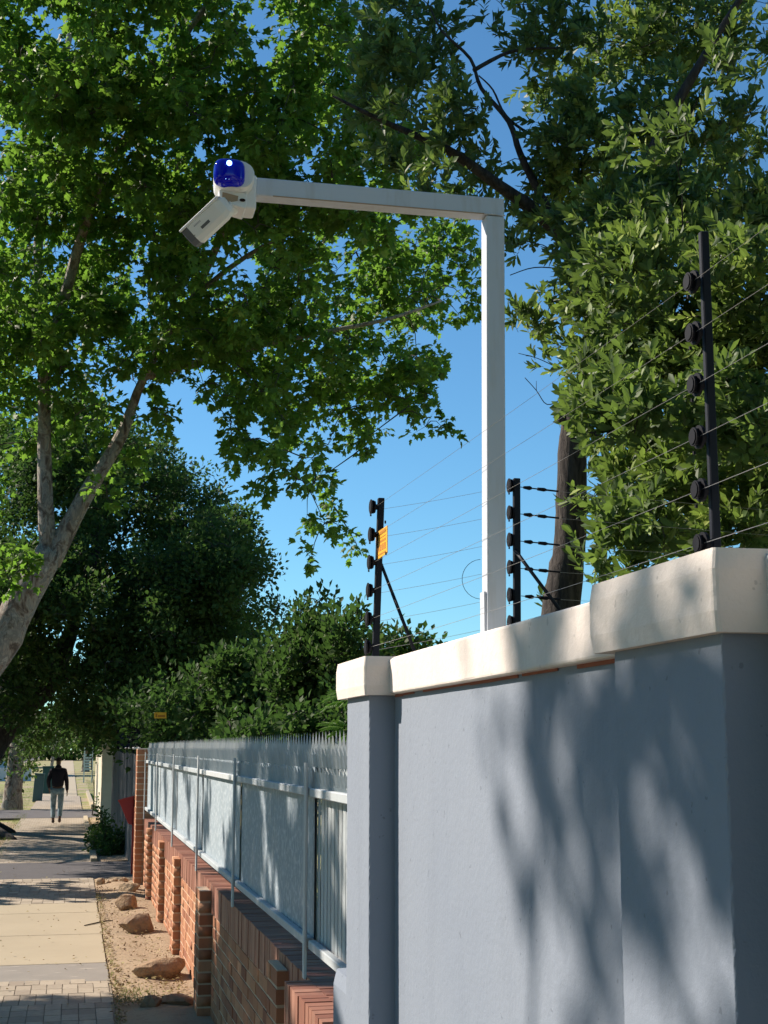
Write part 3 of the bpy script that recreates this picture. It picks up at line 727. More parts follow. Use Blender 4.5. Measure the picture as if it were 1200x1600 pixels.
# teal utility boxes on the verge
def kiosk(label, x, y, w_, h, tilt, mat):
    k = thing('utility_box', label, 'utility box', (x, y, 0), 'utility boxes on the verge')
    M = Matrix.Translation((x, y, 0)) @ Matrix.Rotation(tilt, 4, 'Y')
    m = MB(); m.box((-w_ / 2, -.12, -.05), (w_ / 2, .12, h), M=M); bevel(m.build('body', mat, k), .015)
    m = MB(); m.box((-w_ / 2 + .03, -.135, .08), (w_ / 2 - .03, -.122, h - .06), M=M); m.build('door', mat, k)
    m = MB(); m.box((-w_ / 2 - .02, -.15, h), (w_ / 2 + .02, .15, h + .03), M=M); m.build('top', mat, k)
kiosk('slate teal utility box leaning over on the grass left of the walker', -1.22, 56.5, .36, 1.0, R_(3.5), 'teal_box')
kiosk('dark green utility box half hidden behind the walker', -.98, 66, .5, 1.15, 0, 'dark_teal')
# pale slatted gate and far house
sg2 = thing('slat_gate', 'pale green slatted gate at the far end of the verge', 'gate', tuple(P(136, 1204, Y=86)))
for k in range(6):
    a = P(131, 1203 - k * 4.4, Y=86); b = P(143, 1200.4 - k * 4.4, Y=86); m = MB(); m.box((a[0], 86, a[2]), (b[0], 86.08, b[2])); m.build('slat', 'pale_slats', sg2)
for u in (130.3, 143): a = P(u, 1206, Y=86); m = MB(); m.box((a[0], 85.97, -.1), (a[0] + .07, 86.1, 2.0)); m.build('gate_post', 'pale_slats', sg2)
hs = thing('house', 'white far house with a brown roof at the street end, mostly behind trees', 'house', (-9, 150, 0))
m = MB(); m.box((-15, 150, -.1), (-5.5, 160, 2.6)); m.build('wall', 'far_wall', hs)
m = MB(); m.prism([(-15.6, 2.6), (-4.9, 2.6), (-10.2, 5.2)], 149.5, 160.5, 'y'); m.build('roof', 'far_roof', hs)
for x in (-13.5, -9.5): m = MB(); m.box((x, 149.93, .9), (x + 1.4, 149.99, 2.1)); m.build('window', 'dark_glass', hs)
# parked white car glimpsed on the far left, low wall
lw = sheet('low_wall', -9.5, -2.4, 92, 92.3, .75, 'far_wall', kind='thing', th=.85); tag(lw, 'low white garden wall glimpsed left of the teal utility box', 'wall')

# ================================================================== ROCKS
def rock(label, u, v, wpx, hpx, tint, seed, Y=None):
    c = P(u, v + hpx * .45, Z=0.0); y = c[1]; k = y * 1.03 / FPX
    rx, rz = wpx * k * .5, hpx * k * .62; ry = rx * .75
    bm = bmesh.new(); bmesh.ops.create_icosphere(bm, subdivisions=3, radius=1)
    r2 = random.Random(seed); off = Vector((r2.uniform(0, 50), r2.uniform(0, 50), r2.uniform(0, 50)))
    from mathutils import noise
    pl = [(Vector((r2.gauss(0, 1), r2.gauss(0, 1), r2.gauss(0, 1))).normalized(), r2.uniform(.55, .82)) for _ in range(11)]
    for q in bm.verts:
        d = q.co.normalized(); h = 1 + .20 * noise.noise(d * 1.5 + off) + .10 * noise.noise(d * 4.5 + off); p = d * h
        for nn, dd in pl:
            e = p.dot(nn) - dd
            if e > 0: p -= nn * e * .96
        q.co = Vector((p.x * rx, p.y * ry, p.z * rz))
    me = bpy.data.meshes.new('rock'); bm.to_mesh(me); bm.free()
    a = me.attributes.new('tint', 'FLOAT', 'FACE'); a.data.foreach_set('value', [tint] * len(me.polygons)); me.polygons.foreach_set('use_smooth', [True] * len(me.polygons)); me.set_sharp_from_angle(angle=R_(32))
    me.materials.append(MATS['rock_stone']); o = bpy.data.objects.new('rock', me); COL.objects.link(o)
    o.location = (c[0], c[1], rz * .55); o.rotation_euler = (0, 0, r2.uniform(-.3, .3)); tag(o, label, 'rock', 'rocks along the foot of the brick wall')
rock('long brown rock on the soil, nearest whole one against the brick wall', 248, 1510, 84, 34, .45, 1)
rock('wide cracked grey brown rock under the small upright one', 213, 1441, 58, 34, .25, 2)
rock('rounded upright brown rock just behind the cracked one', 197, 1411, 40, 26, .5, 3)
rock('squat orange rock leaning on the far brick pier', 201, 1387, 34, 15, .8, 4)
rock('pale round stone at the edge of the asphalt, leftmost', 158, 1377, 18, 10, 1.0, 5)
rock('small tan stone second from left beside the asphalt', 178, 1376, 13, 8, .9, 6)
rock('small sandy stone third along the asphalt edge', 193, 1375, 16, 7, .9, 7)
rock('half buried dark rock at the photo bottom, left of its pair', 235, 1566, 38, 18, .15, 8)
rock('half buried long dark rock at the foot of the nearest pier', 279, 1562, 56, 18, .2, 9)
rock('tiny grey pebble by the pier foot', 170, 1379, 9, 6, .4, 10)

# litter, grass tufts on soil and verges
def litter(name, label, boxes, n, size, mat, tmpl=SMALL_T, fs=SMALL_F, z=.01, up=.2):
    C = []
    for (x0, x1, y0, y1, k) in boxes:
        m_ = int(n * k); C.append(np.stack([rng.uniform(x0, x1, m_), y0 + (y1 - y0) * rng.random(m_) ** 1.3, z + rng.random(m_) * .03], -1))
    C = np.concatenate(C); m_ = len(C); D = rvec(m_); D[:, 2] = np.abs(D[:, 2]) * up + (up > .8) * .8; N_ = rvec(m_) * .5 + np.array([0, 0, 1.0]) if up < .8 else rvec(m_)
    root = thing(name, label, name.replace('_', ' ')); root['kind'] = 'stuff'
    V = scatter(root, name, name, tmpl, fs, mat, C, orient(D, N_), rng.uniform(.6, 1.3, m_) * size, rng.random(m_), 0)
    V.parent = None; COL.objects.unlink(bpy.data.objects[root.name]); bpy.data.objects.remove(root); V.name = name; tag(V, label, name.replace('_', ' '), kind='stuff')
litter('fallen_leaves', 'dry fallen leaves scattered over the soil strip', [(PXR - .02, PXR + .07, 10.5, 20.5, .5), (.42, 1.0, 11.6, 12.9, .5), (.42, 1.02, 12.9, 21, .5), (-1.2, .4, 10.8, 19, .09), (-1.3, .4, 20, 44, .15), (-3, -1.3, 20, 44, .6)], 900, .035, 'dry_leaf')
litter('pebbles', 'small stones scattered over the soil strip', [(.42, 1.04, 11.6, 22.6, 1.0), (PXR, PXR + .1, 11, 22, .3)], 300, .011, 'rock_stone', BRICK_T, BRICK_F, 0, .8)
litter('grass', 'thin tufts of grass on the verges', [(.44, .75, 11.7, 12.3, .06), (PXR, PXR + .05, 10.5, 22, .035), (-3.2, -1.3, 24, 41, 1.0), (-4, -1.4, 48, 75, 2.0), (.85, 1.6, 48, 90, 1.4), (.55, 1.0, 34, 42, .3), (-1.5, -1.2, 22, 45, .3)], 2600, .06, 'grass_blade', np.array([(-.05, 0, 0), (.05, 0, 0), (.0, 1, .1)]), [(0, 1, 2)], 0, 1.0)

# ================================================================== TREES
def leaves_plane(centres, per, size, tvar=.25, spread=.30):
    n = len(centres); ns = 4; q = np.repeat(centres, ns, 0); ax = nrm(rvec(len(q)) + np.array([0, 0, -.15])); Ls = rng.uniform(.5, 1.0, len(q)) * spread
    k = per // ns; Q = np.repeat(q, k, 0); AX = np.repeat(ax, k, 0); LL = np.repeat(Ls, k); tt = np.tile(np.linspace(.25, 1, k), len(q))
    side = nrm(np.cross(AX, rvec(len(Q)))); C = Q + AX * (LL * tt)[:, None] + side * .06
    D = nrm(AX * .5 + side * 1.0 + np.array([0, 0, -.55]) + .35 * rvec(len(Q)))
    N = nrm(np.array([-.25, .1, 1.0]) + .75 * rvec(len(Q)))
    ct = np.repeat(np.repeat(rng.random(n), ns), k)
    return C, orient(D, N), rng.uniform(.65, 1.25, len(Q)) * size, np.clip(ct * .55 + rng.random(len(Q)) * .45 + (rng.random(len(Q)) < .03) * .4, 0, 1), (q, ax, Ls)
def shoots_mb(parent, q, ax, Ls, mat, r=.0035, name='shoots'):
    T = np.array([(-.866, 0, -.5), (.866, 0, -.5), (0, 0, 1), (0, 1, 0)]); f = [(0, 1, 3), (1, 2, 3), (2, 0, 3)]
    sc = np.stack([np.full(len(q), r), Ls, np.full(len(q), r)], -1)
    scatter(parent, name, name, T, f, mat, q, orient(ax, rvec(len(q))), sc, rng.random(len(q)), 0)
def limb(parent, pts, rad, mat, name='branch', sides=12, sub=4):
    pts = [np.asarray(p, float) for p in pts]; P2, R2 = [], []
    for i in range(len(pts) - 1):
        p0, p1, p2, p3 = pts[max(i - 1, 0)], pts[i], pts[i + 1], pts[min(i + 2, len(pts) - 1)]
        for k in range(sub):
            t_ = k / sub; P2.append(.5 * (2 * p1 + (p2 - p0) * t_ + (2 * p0 - 5 * p1 + 4 * p2 - p3) * t_ ** 2 + (3 * p1 - p0 - 3 * p2 + p3) * t_ ** 3)); R2.append(rad[i] + (rad[i + 1] - rad[i]) * t_)
    P2.append(pts[-1]); R2.append(rad[-1]); m = MB(); m.tube(P2, R2, sides, jit=.07); m.build(name, mat, parent, True); return P2

# --- the pale barked plane tree over the walk -----------------------------------------
T1Y = 22.0
t1 = thing('plane_tree', 'large plane tree with mottled forked trunk and maple-like leaves filling the top left', 'tree', (-2.9, T1Y, 0))
k = (1.0 / FPX) * T1Y
tr = [(-3.2, T1Y + .2, -.1), (-2.5, T1Y, 1.6), P(-12, 1022, Y=T1Y), P(38, 930, Y=T1Y), P(78, 862, Y=T1Y)]
L1 = limb(t1, tr, [.48, .36, .285, .245, .22], 'plane_bark', 'trunk', 16)
fk = P(78, 862, Y=T1Y)
l2 = limb(t1, [P(76, 880, Y=T1Y), P(70, 740, Y=T1Y), P(68, 560, Y=T1Y), P(60, 380, Y=T1Y + .5), P(90, 150, Y=T1Y), P(140, -80, Y=T1Y - 1)], [.14, .112, .095, .075, .055, .035], 'plane_bark', sides=10)
l3 = limb(t1, [P(78, 880, Y=T1Y), P(130, 780, Y=T1Y), P(190, 680, Y=T1Y), P(225, 590, Y=T1Y - .2), P(300, 470, Y=T1Y - 1), P(420, 380, Y=T1Y - 2), P(560, 330, Y=T1Y - 2)], [.16, .13, .095, .068, .045, .032, .018], 'plane_bark', sides=10)
l4 = limb(t1, [P(225, 590, Y=T1Y - .2), P(330, 560, Y=T1Y - .5), P(450, 530, Y=T1Y - 1), P(600, 500, Y=T1Y - 1.5), P(690, 470, Y=T1Y - 1.5)], [.06, .05, .04, .03, .015], 'plane_bark', sides=8)
l5 = limb(t1, [P(68, 600, Y=T1Y), P(140, 330, Y=T1Y - 2), P(230, 160, Y=T1Y - 3), P(330, 0, Y=T1Y - 4), P(500, -150, Y=T1Y - 5)], [.09, .07, .055, .04, .02], 'plane_bark', sides=8)
l6 = limb(t1, [P(300, 470, Y=T1Y - 1), P(400, 260, Y=T1Y - 3), P(480, 130, Y=T1Y - 4), P(560, 30, Y=T1Y - 4)], [.06, .045, .03, .02], 'plane_bark', sides=8)
l7 = limb(t1, [P(-12, 1022, Y=T1Y), P(-60, 820, Y=T1Y + 1), P(-20, 640, Y=T1Y + 1), P(20, 450, Y=T1Y + 1)], [.16, .12, .09, .06], 'plane_bark', sides=8)
Yr = lambda a, b: rnd.uniform(a, b)
B1 = []
for (u, v, r, d) in [(60, 50, 150, 1), (220, 40, 150, 1), (390, 50, 150, 1), (520, 60, 110, .8), (40, 210, 150, 1), (180, 220, 150, 1), (330, 230, 150, 1.1), (470, 230, 130, 1.1), (580, 260, 110, 1),
                     (60, 390, 150, 1), (210, 400, 150, 1), (360, 410, 140, 1.1), (500, 400, 130, 1.1), (620, 370, 90, 1), (700, 330, 50, .6), (660, 440, 85, 1), (715, 470, 38, .6), (600, 530, 95, 1.1), (480, 540, 100, 1.1), (380, 550, 90, 1),
                     (300, 530, 80, .9), (650, 600, 62, 1), (570, 640, 62, .8), (480, 640, 70, .9), (400, 640, 65, .9), (680, 660, 28, .7), (590, 690, 26, .9), (440, 720, 55, .55), (380, 700, 38, .5), (500, 770, 36, .8), (525, 830, 26, .9), (470, 790, 24, .6), (490, 880, 20, .8), (545, 850, 14, .7),
                     (130, 560, 110, .7), (40, 560, 90, 1), (20, 650, 60, .8), (120, 690, 60, .35), (190, 700, 36, .7), (230, 640, 36, .6), (170, 760, 28, .6), (30, 480, 100, 1), (240, 560, 60, .8), (-20, 760, 40, .6), (15, 880, 34, 1.1), (735, 400, 25, .6), (745, 430, 20, .5)]:
    B1.append((u, v, r, T1Y + rnd.uniform(-2.5, 1.2) - (3 if v < 300 else 0), d))
c1, _ = blob_points(B1, 17, .5, 1.7)
c1 = sun_gaps(c1)
u, v, z = proj(c1); c1 = c1[~((rng.random(len(c1)) < np.where((v < 380) & (u > 330), .30, np.where(v < 620, .10, 0))))]
c1 = c1[(c1[:, 2] > 3.2)]
sk = skeleton([L1[6:], l2, l3, l4, l5, l6, l7], c1, spacing=.5)
twigs(t1, sk, 'twig_bark', .007, .010)
C, Fm, sc, ti, (q, ax, Ls) = leaves_plane(c1, 32, .118, spread=.42)
shoots_mb(t1, q, ax, Ls, 'twig_bark', .004)
scatter(t1, 'leaf', 'crown', PLANE_T, PLANE_F, 'plane_leaf', C, Fm, sc, ti, 300, 12)
print('plane leaves', len(C))

# --- street tree standing left of the frame: only its shade and a limb reach the place ----
t0 = thing('plane_tree', 'nearer plane tree left of the frame whose leaves shade the grey wall', 'tree', (-5.2, 6.5, 0))
L0 = limb(t0, [(-5.3, 6.5, -.1), (-5.2, 6.6, 2.2), (-4.9, 6.8, 4.2), (-4.7, 7.4, 6.0)], [.34, .27, .22, .16], 'plane_bark', 'trunk', 12)
l0b = limb(t0, [(-4.9, 6.8, 4.2), (-4.6, 8.5, 5.6), (-4.8, 10.5, 6.6), (-5.2, 12.0, 7.0)], [.15, .11, .08, .04], 'plane_bark', sides=8)
l0c = limb(t0, [(-4.9, 6.8, 4.2), (-4.0, 5.2, 5.4), (-3.2, 3.8, 6.2)], [.12, .08, .04], 'plane_bark', sides=8)
def shade_at(X, Y, Z, t): return np.array([X, Y, Z]) + SUN * t
cs = []
def shade(X, Y, Z, t, r, n):
    c = shade_at(X, Y, Z, t); cs.append(c + rvec(n) * (rng.random((n, 1)) ** (1 / 3)) * r)
# what falls in shade: the near pillar and the right part of the grey panel, the near half of the palisade, the paving at the bottom
SHADE = [(1.0, 2.3, 1.9, 12.4, .35, 3), (1.0, 2.6, 1.4, 13.0, .3, 2), (1.03, 2.9, 2.15, 13.4, .22, 2), (1.03, 3.25, 1.9, 13.7, .12, 1), (1.0, 2.1, 1.2, 12.6, .3, 2), (1.0, 1.5, 1.5, 8.0, .5, 6), (1.0, 2.5, 2.3, 9, .2, 2),
         (1.1, 6.0, 1.5, 9.5, .3, 2), (1.1, 6.6, 1.3, 9.0, .35, 6), (1.1, 7.0, 1.3, 9.3, .6, 22), (1.1, 7.8, 1.2, 9.6, .65, 24), (1.1, 8.7, 1.3, 10, .65, 22), (1.1, 8.6, .5, 10, .7, 26), (1.1, 9.4, 1.0, 10, .6, 24), (1.1, 10.4, .4, 10, .6, 24), (1.1, 7.6, 1.8, 10, .5, 14), (1.1, 9.0, 1.8, 10, .4, 10), (1.1, 7.0, .5, 9, .6, 18), (1.05, 9.9, .5, 10.5, .6, 22), (1.1, 9.5, 1.4, 10.2, .4, 7),
         (1.1, 12.0, 1.6, 11, .2, 3), (1.1, 12.6, 1.3, 11, .2, 2), (1.1, 14.2, 1.6, 11, .3, 4), (1.1, 16.0, 1.5, 12, .3, 5), (1.1, 17.5, 1.6, 12, .3, 5), (1.1, 19.5, 1.5, 12, .5, 10),
         (-.4, 10.6, 0, 11.5, .8, 40), (.6, 10.7, 0, 11.2, .7, 34), (-1.1, 11.0, 0, 11.8, .8, 40), (.1, 11.3, 0, 11, .6, 34), (.9, 11.1, .2, 11, .6, 34), (-.6, 11.5, 0, 11, .4, 20), (.5, 11.6, 0, 11, .35, 16)]
for (u_, v_, Y_, r_, n_) in ((580, 60, 7.6, .6, 16), (660, 120, 7.6, .6, 16), (720, 230, 7.6, .6, 16), (860, 60, 7.4, .7, 20), (900, 200, 7.4, .7, 20), (850, 320, 7.5, .5, 14), (1000, 60, 7.2, .8, 22), (1010, 180, 7.0, .5, 8), (1120, 60, 6.8, .8, 16), (900, 330, 7.4, .4, 5)):
    q_ = P(u_, v_, Y=Y_); shade(q_[0], q_[1], q_[2], 7.5, r_, n_)
for yy in np.arange(-6, 9.6, 1.1):                       # leaf clusters added out of view, shading the walk to cut its bounce light
    for xx in (-2.6, -1.2, .1): shade(xx, yy, 0, 10.5, .8, 9)
for q in SHADE: shade(*q)
cs = np.concatenate(cs)
u, v, z = proj(cs); inside = (z > 0) & (u > -60) & (u < 1260) & (v > -60) & (v < 1660); cs = cs[~inside]
twigs(t0, skeleton([L0, l0b, l0c], cs, spacing=.4), 'twig_bark', .006, .008)
C, Fm, sc, ti, (q, ax, Ls) = leaves_plane(cs, 16, .15, spread=.32)
u, v, z = proj(C); keep = ~((z > 0) & (u > -30) & (u < 1230) & (v > -30) & (v < 1630))
scatter(t0, 'leaf', 'crown', PLANE_T, PLANE_F, 'plane_leaf', C[keep], Fm[keep], sc[keep], ti[keep], 0)

# --- evergreen behind the grey wall, right -----------------------------------------------
T3Y = 7.6
t3 = thing('evergreen_tree', 'tall evergreen with narrow olive leaves and dark leaning trunk behind the grey wall', 'tree', tuple(np.array([*P(862, 1000, Y=T3Y)[:2], 0])))
b3 = P(868, 1000, Y=T3Y)
L3 = limb(t3, [(b3[0] - .35, T3Y, -.1), (b3[0] - .1, T3Y, 1.5), P(878, 940, Y=T3Y), P(890, 860, Y=T3Y), P(893, 760, Y=T3Y), P(900, 660, Y=T3Y), P(928, 560, Y=T3Y), P(915, 440, Y=T3Y - .1), P(880, 370, Y=T3Y - .1)], [.15, .13, .105, .092, .086, .084, .066, .048, .040], 'dark_bark', 'trunk', 14)
l3b = limb(t3, [P(880, 370, Y=T3Y - .1), P(830, 325, Y=T3Y - .1), P(780, 290, Y=T3Y - .2), P(700, 235, Y=T3Y - .3), P(600, 190, Y=T3Y - .3), P(520, 150, Y=T3Y - .3)], [.040, .042, .034, .026, .015, .006], 'dark_bark', sides=8)
l3c = limb(t3, [P(895, 400, Y=T3Y - .1), P(838, 292, Y=T3Y), P(812, 238, Y=T3Y), P(795, 190, Y=T3Y), P(752, 138, Y=T3Y), P(735, 92, Y=T3Y), P(690, 48, Y=T3Y), P(672, 10, Y=T3Y)], [.030, .024, .020, .016, .012, .010, .007, .004], 'dark_bark', sides=8)
l3d = limb(t3, [P(912, 430, Y=T3Y - .1), P(985, 300, Y=T3Y - .3), P(1070, 140, Y=T3Y - .5), P(1180, -40, Y=T3Y - .8)], [.045, .036, .028, .015], 'dark_bark', sides=8)
l3e = limb(t3, [P(910, 600, Y=T3Y), P(1000, 600, Y=T3Y - .2), P(1110, 560, Y=T3Y - .5), P(1230, 440, Y=T3Y - .8)], [.04, .028, .02, .01], 'dark_bark', sides=8)
l3f = limb(t3, [P(905, 660, Y=T3Y), P(985, 720, Y=T3Y - .2), P(1070, 760, Y=T3Y - .5), P(1180, 740, Y=T3Y - .8)], [.03, .022, .015, .008], 'dark_bark', sides=8)
l3g = limb(t3, [P(740, 110, Y=T3Y), P(800, 80, Y=T3Y), P(870, 75, Y=T3Y)], [.014, .01, .006], 'dark_bark', sides=6)
l3h = limb(t3, [P(872, 222, Y=T3Y), P(826, 208, Y=T3Y), P(790, 180, Y=T3Y), P(770, 140, Y=T3Y), P(748, 118, Y=T3Y)], [.011, .010, .008, .006, .004], 'dark_bark', sides=6)
m = MB(); m.tube([P(888, 665, Y=T3Y - .03), P(868, 648, Y=T3Y - .05)], [.022, .018], 8); m.build('branch_stub', 'dark_bark', t3, True)
# bare curling twigs against the sky
for pts, r in (([(905, 440), (880, 422), (835, 418), (797, 430)], .0042), ([(905, 450), (870, 462), (855, 490), (853, 520)], .003), ([(900, 590), (880, 620), (855, 632), (838, 610), (820, 590)], .0035), ([(838, 610), (838, 595)], .002), ([(868, 573), (840, 560), (810, 552)], .0028)):
    limb(t3, [P(a, b, Y=T3Y - .2) for a, b in pts], list(np.linspace(r, r * .6, len(pts))), 'dark_bark', 'bare_twig', 6)
near = []; far_ = []
for (u, v, r, d) in [(950, 370, 75, 1), (1010, 320, 70, 1), (1100, 330, 85, .9), (1180, 350, 60, .9), (930, 440, 50, 1), (985, 450, 70, 1.1), (1060, 430, 80, 1.1), (1150, 450, 80, 1.1), (960, 530, 60, 1.1), (1030, 540, 75, 1.1), (1120, 560, 85, 1.1), (1190, 560, 60, 1), (925, 590, 45, 1),
                     (960, 640, 60, 1.1), (1040, 640, 75, 1.1), (1130, 660, 80, 1.1), (1195, 680, 50, 1), (970, 720, 45, 1), (1040, 740, 70, 1.1), (1120, 760, 75, 1.1), (1190, 780, 55, 1.1), (960, 790, 38, .8), (1010, 820, 50, 1), (1080, 835, 45, 1.1), (1160, 850, 50, 1), (940, 860, 32, .9), (985, 880, 36, 1), (1195, 850, 40, 1),
                     (1040, 220, 40, .7), (1120, 110, 40, .5)]:
    near.append((u, v, r, rnd.uniform(5.2, 6.9), d))
for (u, v, r, d) in [(560, 50, 70, 1), (635, 50, 75, 1), (600, 130, 65, 1), (690, 130, 50, .8), (540, 150, 50, .6), (650, 210, 60, .7), (720, 210, 55, .8), (760, 290, 50, .8), (690, 290, 45, .5), (845, 40, 60, 1.1), (900, 110, 75, 1.1), (985, 60, 75, 1.1), (1080, 50, 80, 1.1), (1170, 60, 70, 1), (870, 190, 45, .8), (930, 230, 75, 1), (1020, 180, 70, 1), (1110, 190, 70, .9),
                     (850, 300, 55, 1), (820, 350, 36, .8), (770, 25, 40, .3), (850, 510, 34, .8), (880, 560, 34, .8), (822, 500, 20, .8), (880, 480, 26, .7), (905, 640, 30, .6), (870, 250, 40, .7), (960, 300, 60, 1), (1170, 250, 50, .7), (805, 385, 20, .8), (930, 770, 18, .6), (935, 810, 22, .6), (865, 945, 14, .8), (1100, 260, 60, 1), (1040, 60, 60, 1)]:
    far_.append((u, v, r, rnd.uniform(6.9, 8.3), d))
c3a, _ = blob_points(near, 24, .3, 1.5); c3b, _ = blob_points(far_, 23, .3, 1.5)
c3 = np.concatenate([c3a, c3b]); c3 = c3[c3[:, 2] > 2.1]
ok = ~((c3[:, 0] < 1.5)); c3 = c3[ok]
sk3 = skeleton([L3, l3b, l3c, l3d, l3e, l3f, l3g, l3h], c3, spacing=.15)
twigs(t3, sk3, 'dark_bark', .0022, .006)
def leaves_lance(centres, ns, per, size, up=.3):
    n = len(centres); q = np.repeat(centres, ns, 0) + rng.normal(0, .035, (n * ns, 3)); ax = nrm(rvec(len(q)) + np.array([-.35, .0, up + .25])); Ls = rng.uniform(.06, .13, len(q))
    Q = np.repeat(q, per, 0); AX = np.repeat(ax, per, 0); LL = np.repeat(Ls, per); j = np.tile(np.arange(per), len(q)); tt = .15 + .85 * j / (per - 1)
    a0 = nrm(np.cross(AX, np.repeat(rvec(len(q)), per, 0))); b0 = np.cross(AX, a0); th = j * 2.4 + rng.normal(0, .25, len(Q))
    rad = a0 * np.cos(th)[:, None] + b0 * np.sin(th)[:, None]; op = (1.0 - .62 * tt)[:, None]
    D = nrm(AX * (1.05 - .3 * op) + rad * op + .12 * rvec(len(Q))); N = nrm(AX * .8 - rad * .5 + .3 * rvec(len(Q)))
    C = Q + AX * (LL * tt)[:, None]
    ct = np.repeat(np.repeat(rng.random(n) ** 1.7, ns) * .85 + .25 * rng.random(n * ns) + (rng.random(n * ns) < .10) * .6, per)  # some shoots tinted pale: sunlit tips put into the leaf colour
    return C, orient(D, N), rng.uniform(.7, 1.2, len(Q)) * size, np.clip(ct * .8 + .25 * tt * rng.random(len(Q)) + .1 * rng.normal(size=len(Q)), 0, 1), (q, ax, Ls)
C, Fm, sc, ti, (q, ax, Ls) = leaves_lance(c3, 4, 9, .068)
shoots_mb(t3, q, ax, Ls, 'dark_bark', .0016)
scatter(t3, 'leaf', 'crown', LANCE_T, LANCE_F, 'olive_leaf', C, Fm, sc, ti, 300, 14)
print('olive leaves', len(C))

def unseen_tree(name, label, x, y, h, rx, n, mat, size):
    root = thing(name, label, 'tree', (x, y, 0)); L = limb(root, [(x, y, -.1), (x + .1, y, h * .35), (x, y + .1, h * .75)], [.3, .22, .12], 'dark_bark', 'trunk', 10)
    c = np.array([x, y, h * .68]) + rvec(n) * (rng.random((n, 1)) ** .4) * np.array([rx, rx, h * .42]); u, v, z = proj(c); c = c[~((z > 0) & (u > -120) & (u < 1320) & (v > -120) & (v < 1700))]
    c = sun_gaps(c, .9, 1.0); twigs(root, skeleton([L], c, spacing=.6), 'twig_bark'); Q = np.repeat(c, 14, 0) + rng.normal(0, .3, (len(c) * 14, 3))
    scatter(root, 'leaf', 'crown', SMALL_T, SMALL_F, mat, Q, orient(rvec(len(Q)), rvec(len(Q))), rng.uniform(.7, 1.3, len(Q)) * size, rng.random(len(Q)), 0)
unseen_tree('plane_tree', 'added unseen plane tree on the verge behind the viewer, blocking sky light', -4.5, -6, 9, 4.5, 420, 'plane_leaf', .45)  # this and the next are added behind the viewer to block sky fill
unseen_tree('garden_tree', 'dense garden tree behind the wall at the viewer\'s right', 5.5, -3.5, 7.5, 3.8, 420, 'olive_leaf', .34)
for (x_, y_, h_, r_, lab) in ((-15, 3, 9, 4.5, 'added unseen sky-blocking tree on the far side of the road, level with the viewer'), (-16, 15, 9, 4.5, 'added unseen sky-blocking tree on the far side of the road, beside the nearer plane tree'), (-16, 27, 8, 4, 'added unseen sky-blocking tree on the far side of the road, farther down the street'), (-15, 40, 9, 5, 'added unseen sky-blocking tree on the far side of the road, beside the dark evergreen'), (-15, 54, 9, 5.5, 'added unseen sky-blocking tree on the far side of the road, level with the utility box'), (-14, 70, 9, 6, 'added unseen sky-blocking tree on the far side of the road, short of the far house'), (-7.5, 24, 8, 2.6, 'added unseen sky-blocking tree on the kerb left of the pale plane tree'), (9, 6, 8, 3.6, 'added unseen sky-blocking tree deep behind the grey wall')):  # trees added out of view to keep low sky light off walls and fence
    unseen_tree('street_tree' if x_ < 0 else 'garden_tree', lab, x_, y_, h_, r_, 300, 'plane_leaf', .42)
# --- small leaved crowns: dark street tree, hedge trees, far trees -------------------------
def small_crown(parent, blobs, dens, size, mat, per=26, spread=.30, limbs=None, shell=.6, aspect=1.2, up=.2, zmin=None, zfun=None, extra=None):
    c, _ = blob_points(blobs, dens / 9, shell, aspect); lump = np.repeat(rng.random(len(c)), 9); c = np.repeat(c, 9, 0) + rvec(len(c) * 9) * (rng.random((len(c) * 9, 1)) ** .5) * spread * 1.7
    c = sun_gaps(c)
    if extra is not None: c = np.concatenate([c, extra])
    if zmin is not None: c = c[c[:, 2] > zmin]
    c = clear_view(c)
    if limbs: twigs(parent, skeleton(limbs, c, spacing=.5), 'dark_bark', .010, .012)
    n = len(c); Q = np.repeat(c, per, 0); d = rvec(len(Q)); rr = rng.random(len(Q)) ** .5
    C = Q + d * (rr * spread)[:, None]; D = nrm(d + .5 * rvec(len(Q)) + np.array([0, 0, up])); N = nrm(np.array([-.2, 0, .8]) + .8 * rvec(len(Q)))
    ti = np.clip(np.repeat(rng.random(n) ** 2 * .6 + (rng.random(n) < .05) * .45, per) + rng.random(len(Q)) * .35, 0, 1)  # a few clusters tinted yellowish, sunlight on clumps put into their colour
    scatter(parent, 'leaf', 'crown', SMALL_T, SMALL_F, mat, C, orient(D, N), rng.uniform(.6, 1.3, len(Q)) * size, ti, 0)
    return len(C)
T2Y = 36.0
t2 = thing('evergreen_tree', 'dark dense broad evergreen arching over the walk behind the pale plane trunk', 'tree', (-2.6, T2Y, 0))
L2 = limb(t2, [(-2.25, T2Y, -.15), (-2.25, T2Y, .6), P(-20, 1180, Y=T2Y), P(30, 1110, Y=T2Y), P(75, 1070, Y=T2Y), P(120, 960, Y=T2Y), P(160, 820, Y=T2Y)], [.75, .50, .36, .30, .24, .18, .1], 'dark_bark', 'trunk', 14)
l2b = limb(t2, [P(75, 1070, Y=T2Y), P(170, 1020, Y=T2Y), P(260, 930, Y=T2Y), P(350, 880, Y=T2Y)], [.2, .15, .1, .05], 'dark_bark', sides=8)
l2c = limb(t2, [P(-18, 1180, Y=T2Y), P(20, 1040, Y=T2Y + 1), P(40, 850, Y=T2Y)], [.25, .2, .1], 'dark_bark', sides=8)
for (x, y, a) in ((-2.0, 35.6, .9), (-1.9, 33.0, .7), (-2.6, 33.4, .2)):      # roots spreading over the verge
    limb(t2, [(-2.2, 35.8, .55), ((x - 1.9) / 2 + .1, (y + 35.8) / 2 - .1, .20), (x + .75, y - .2, .0)], [.30, .17, .05], 'dark_bark', 'root', 8)
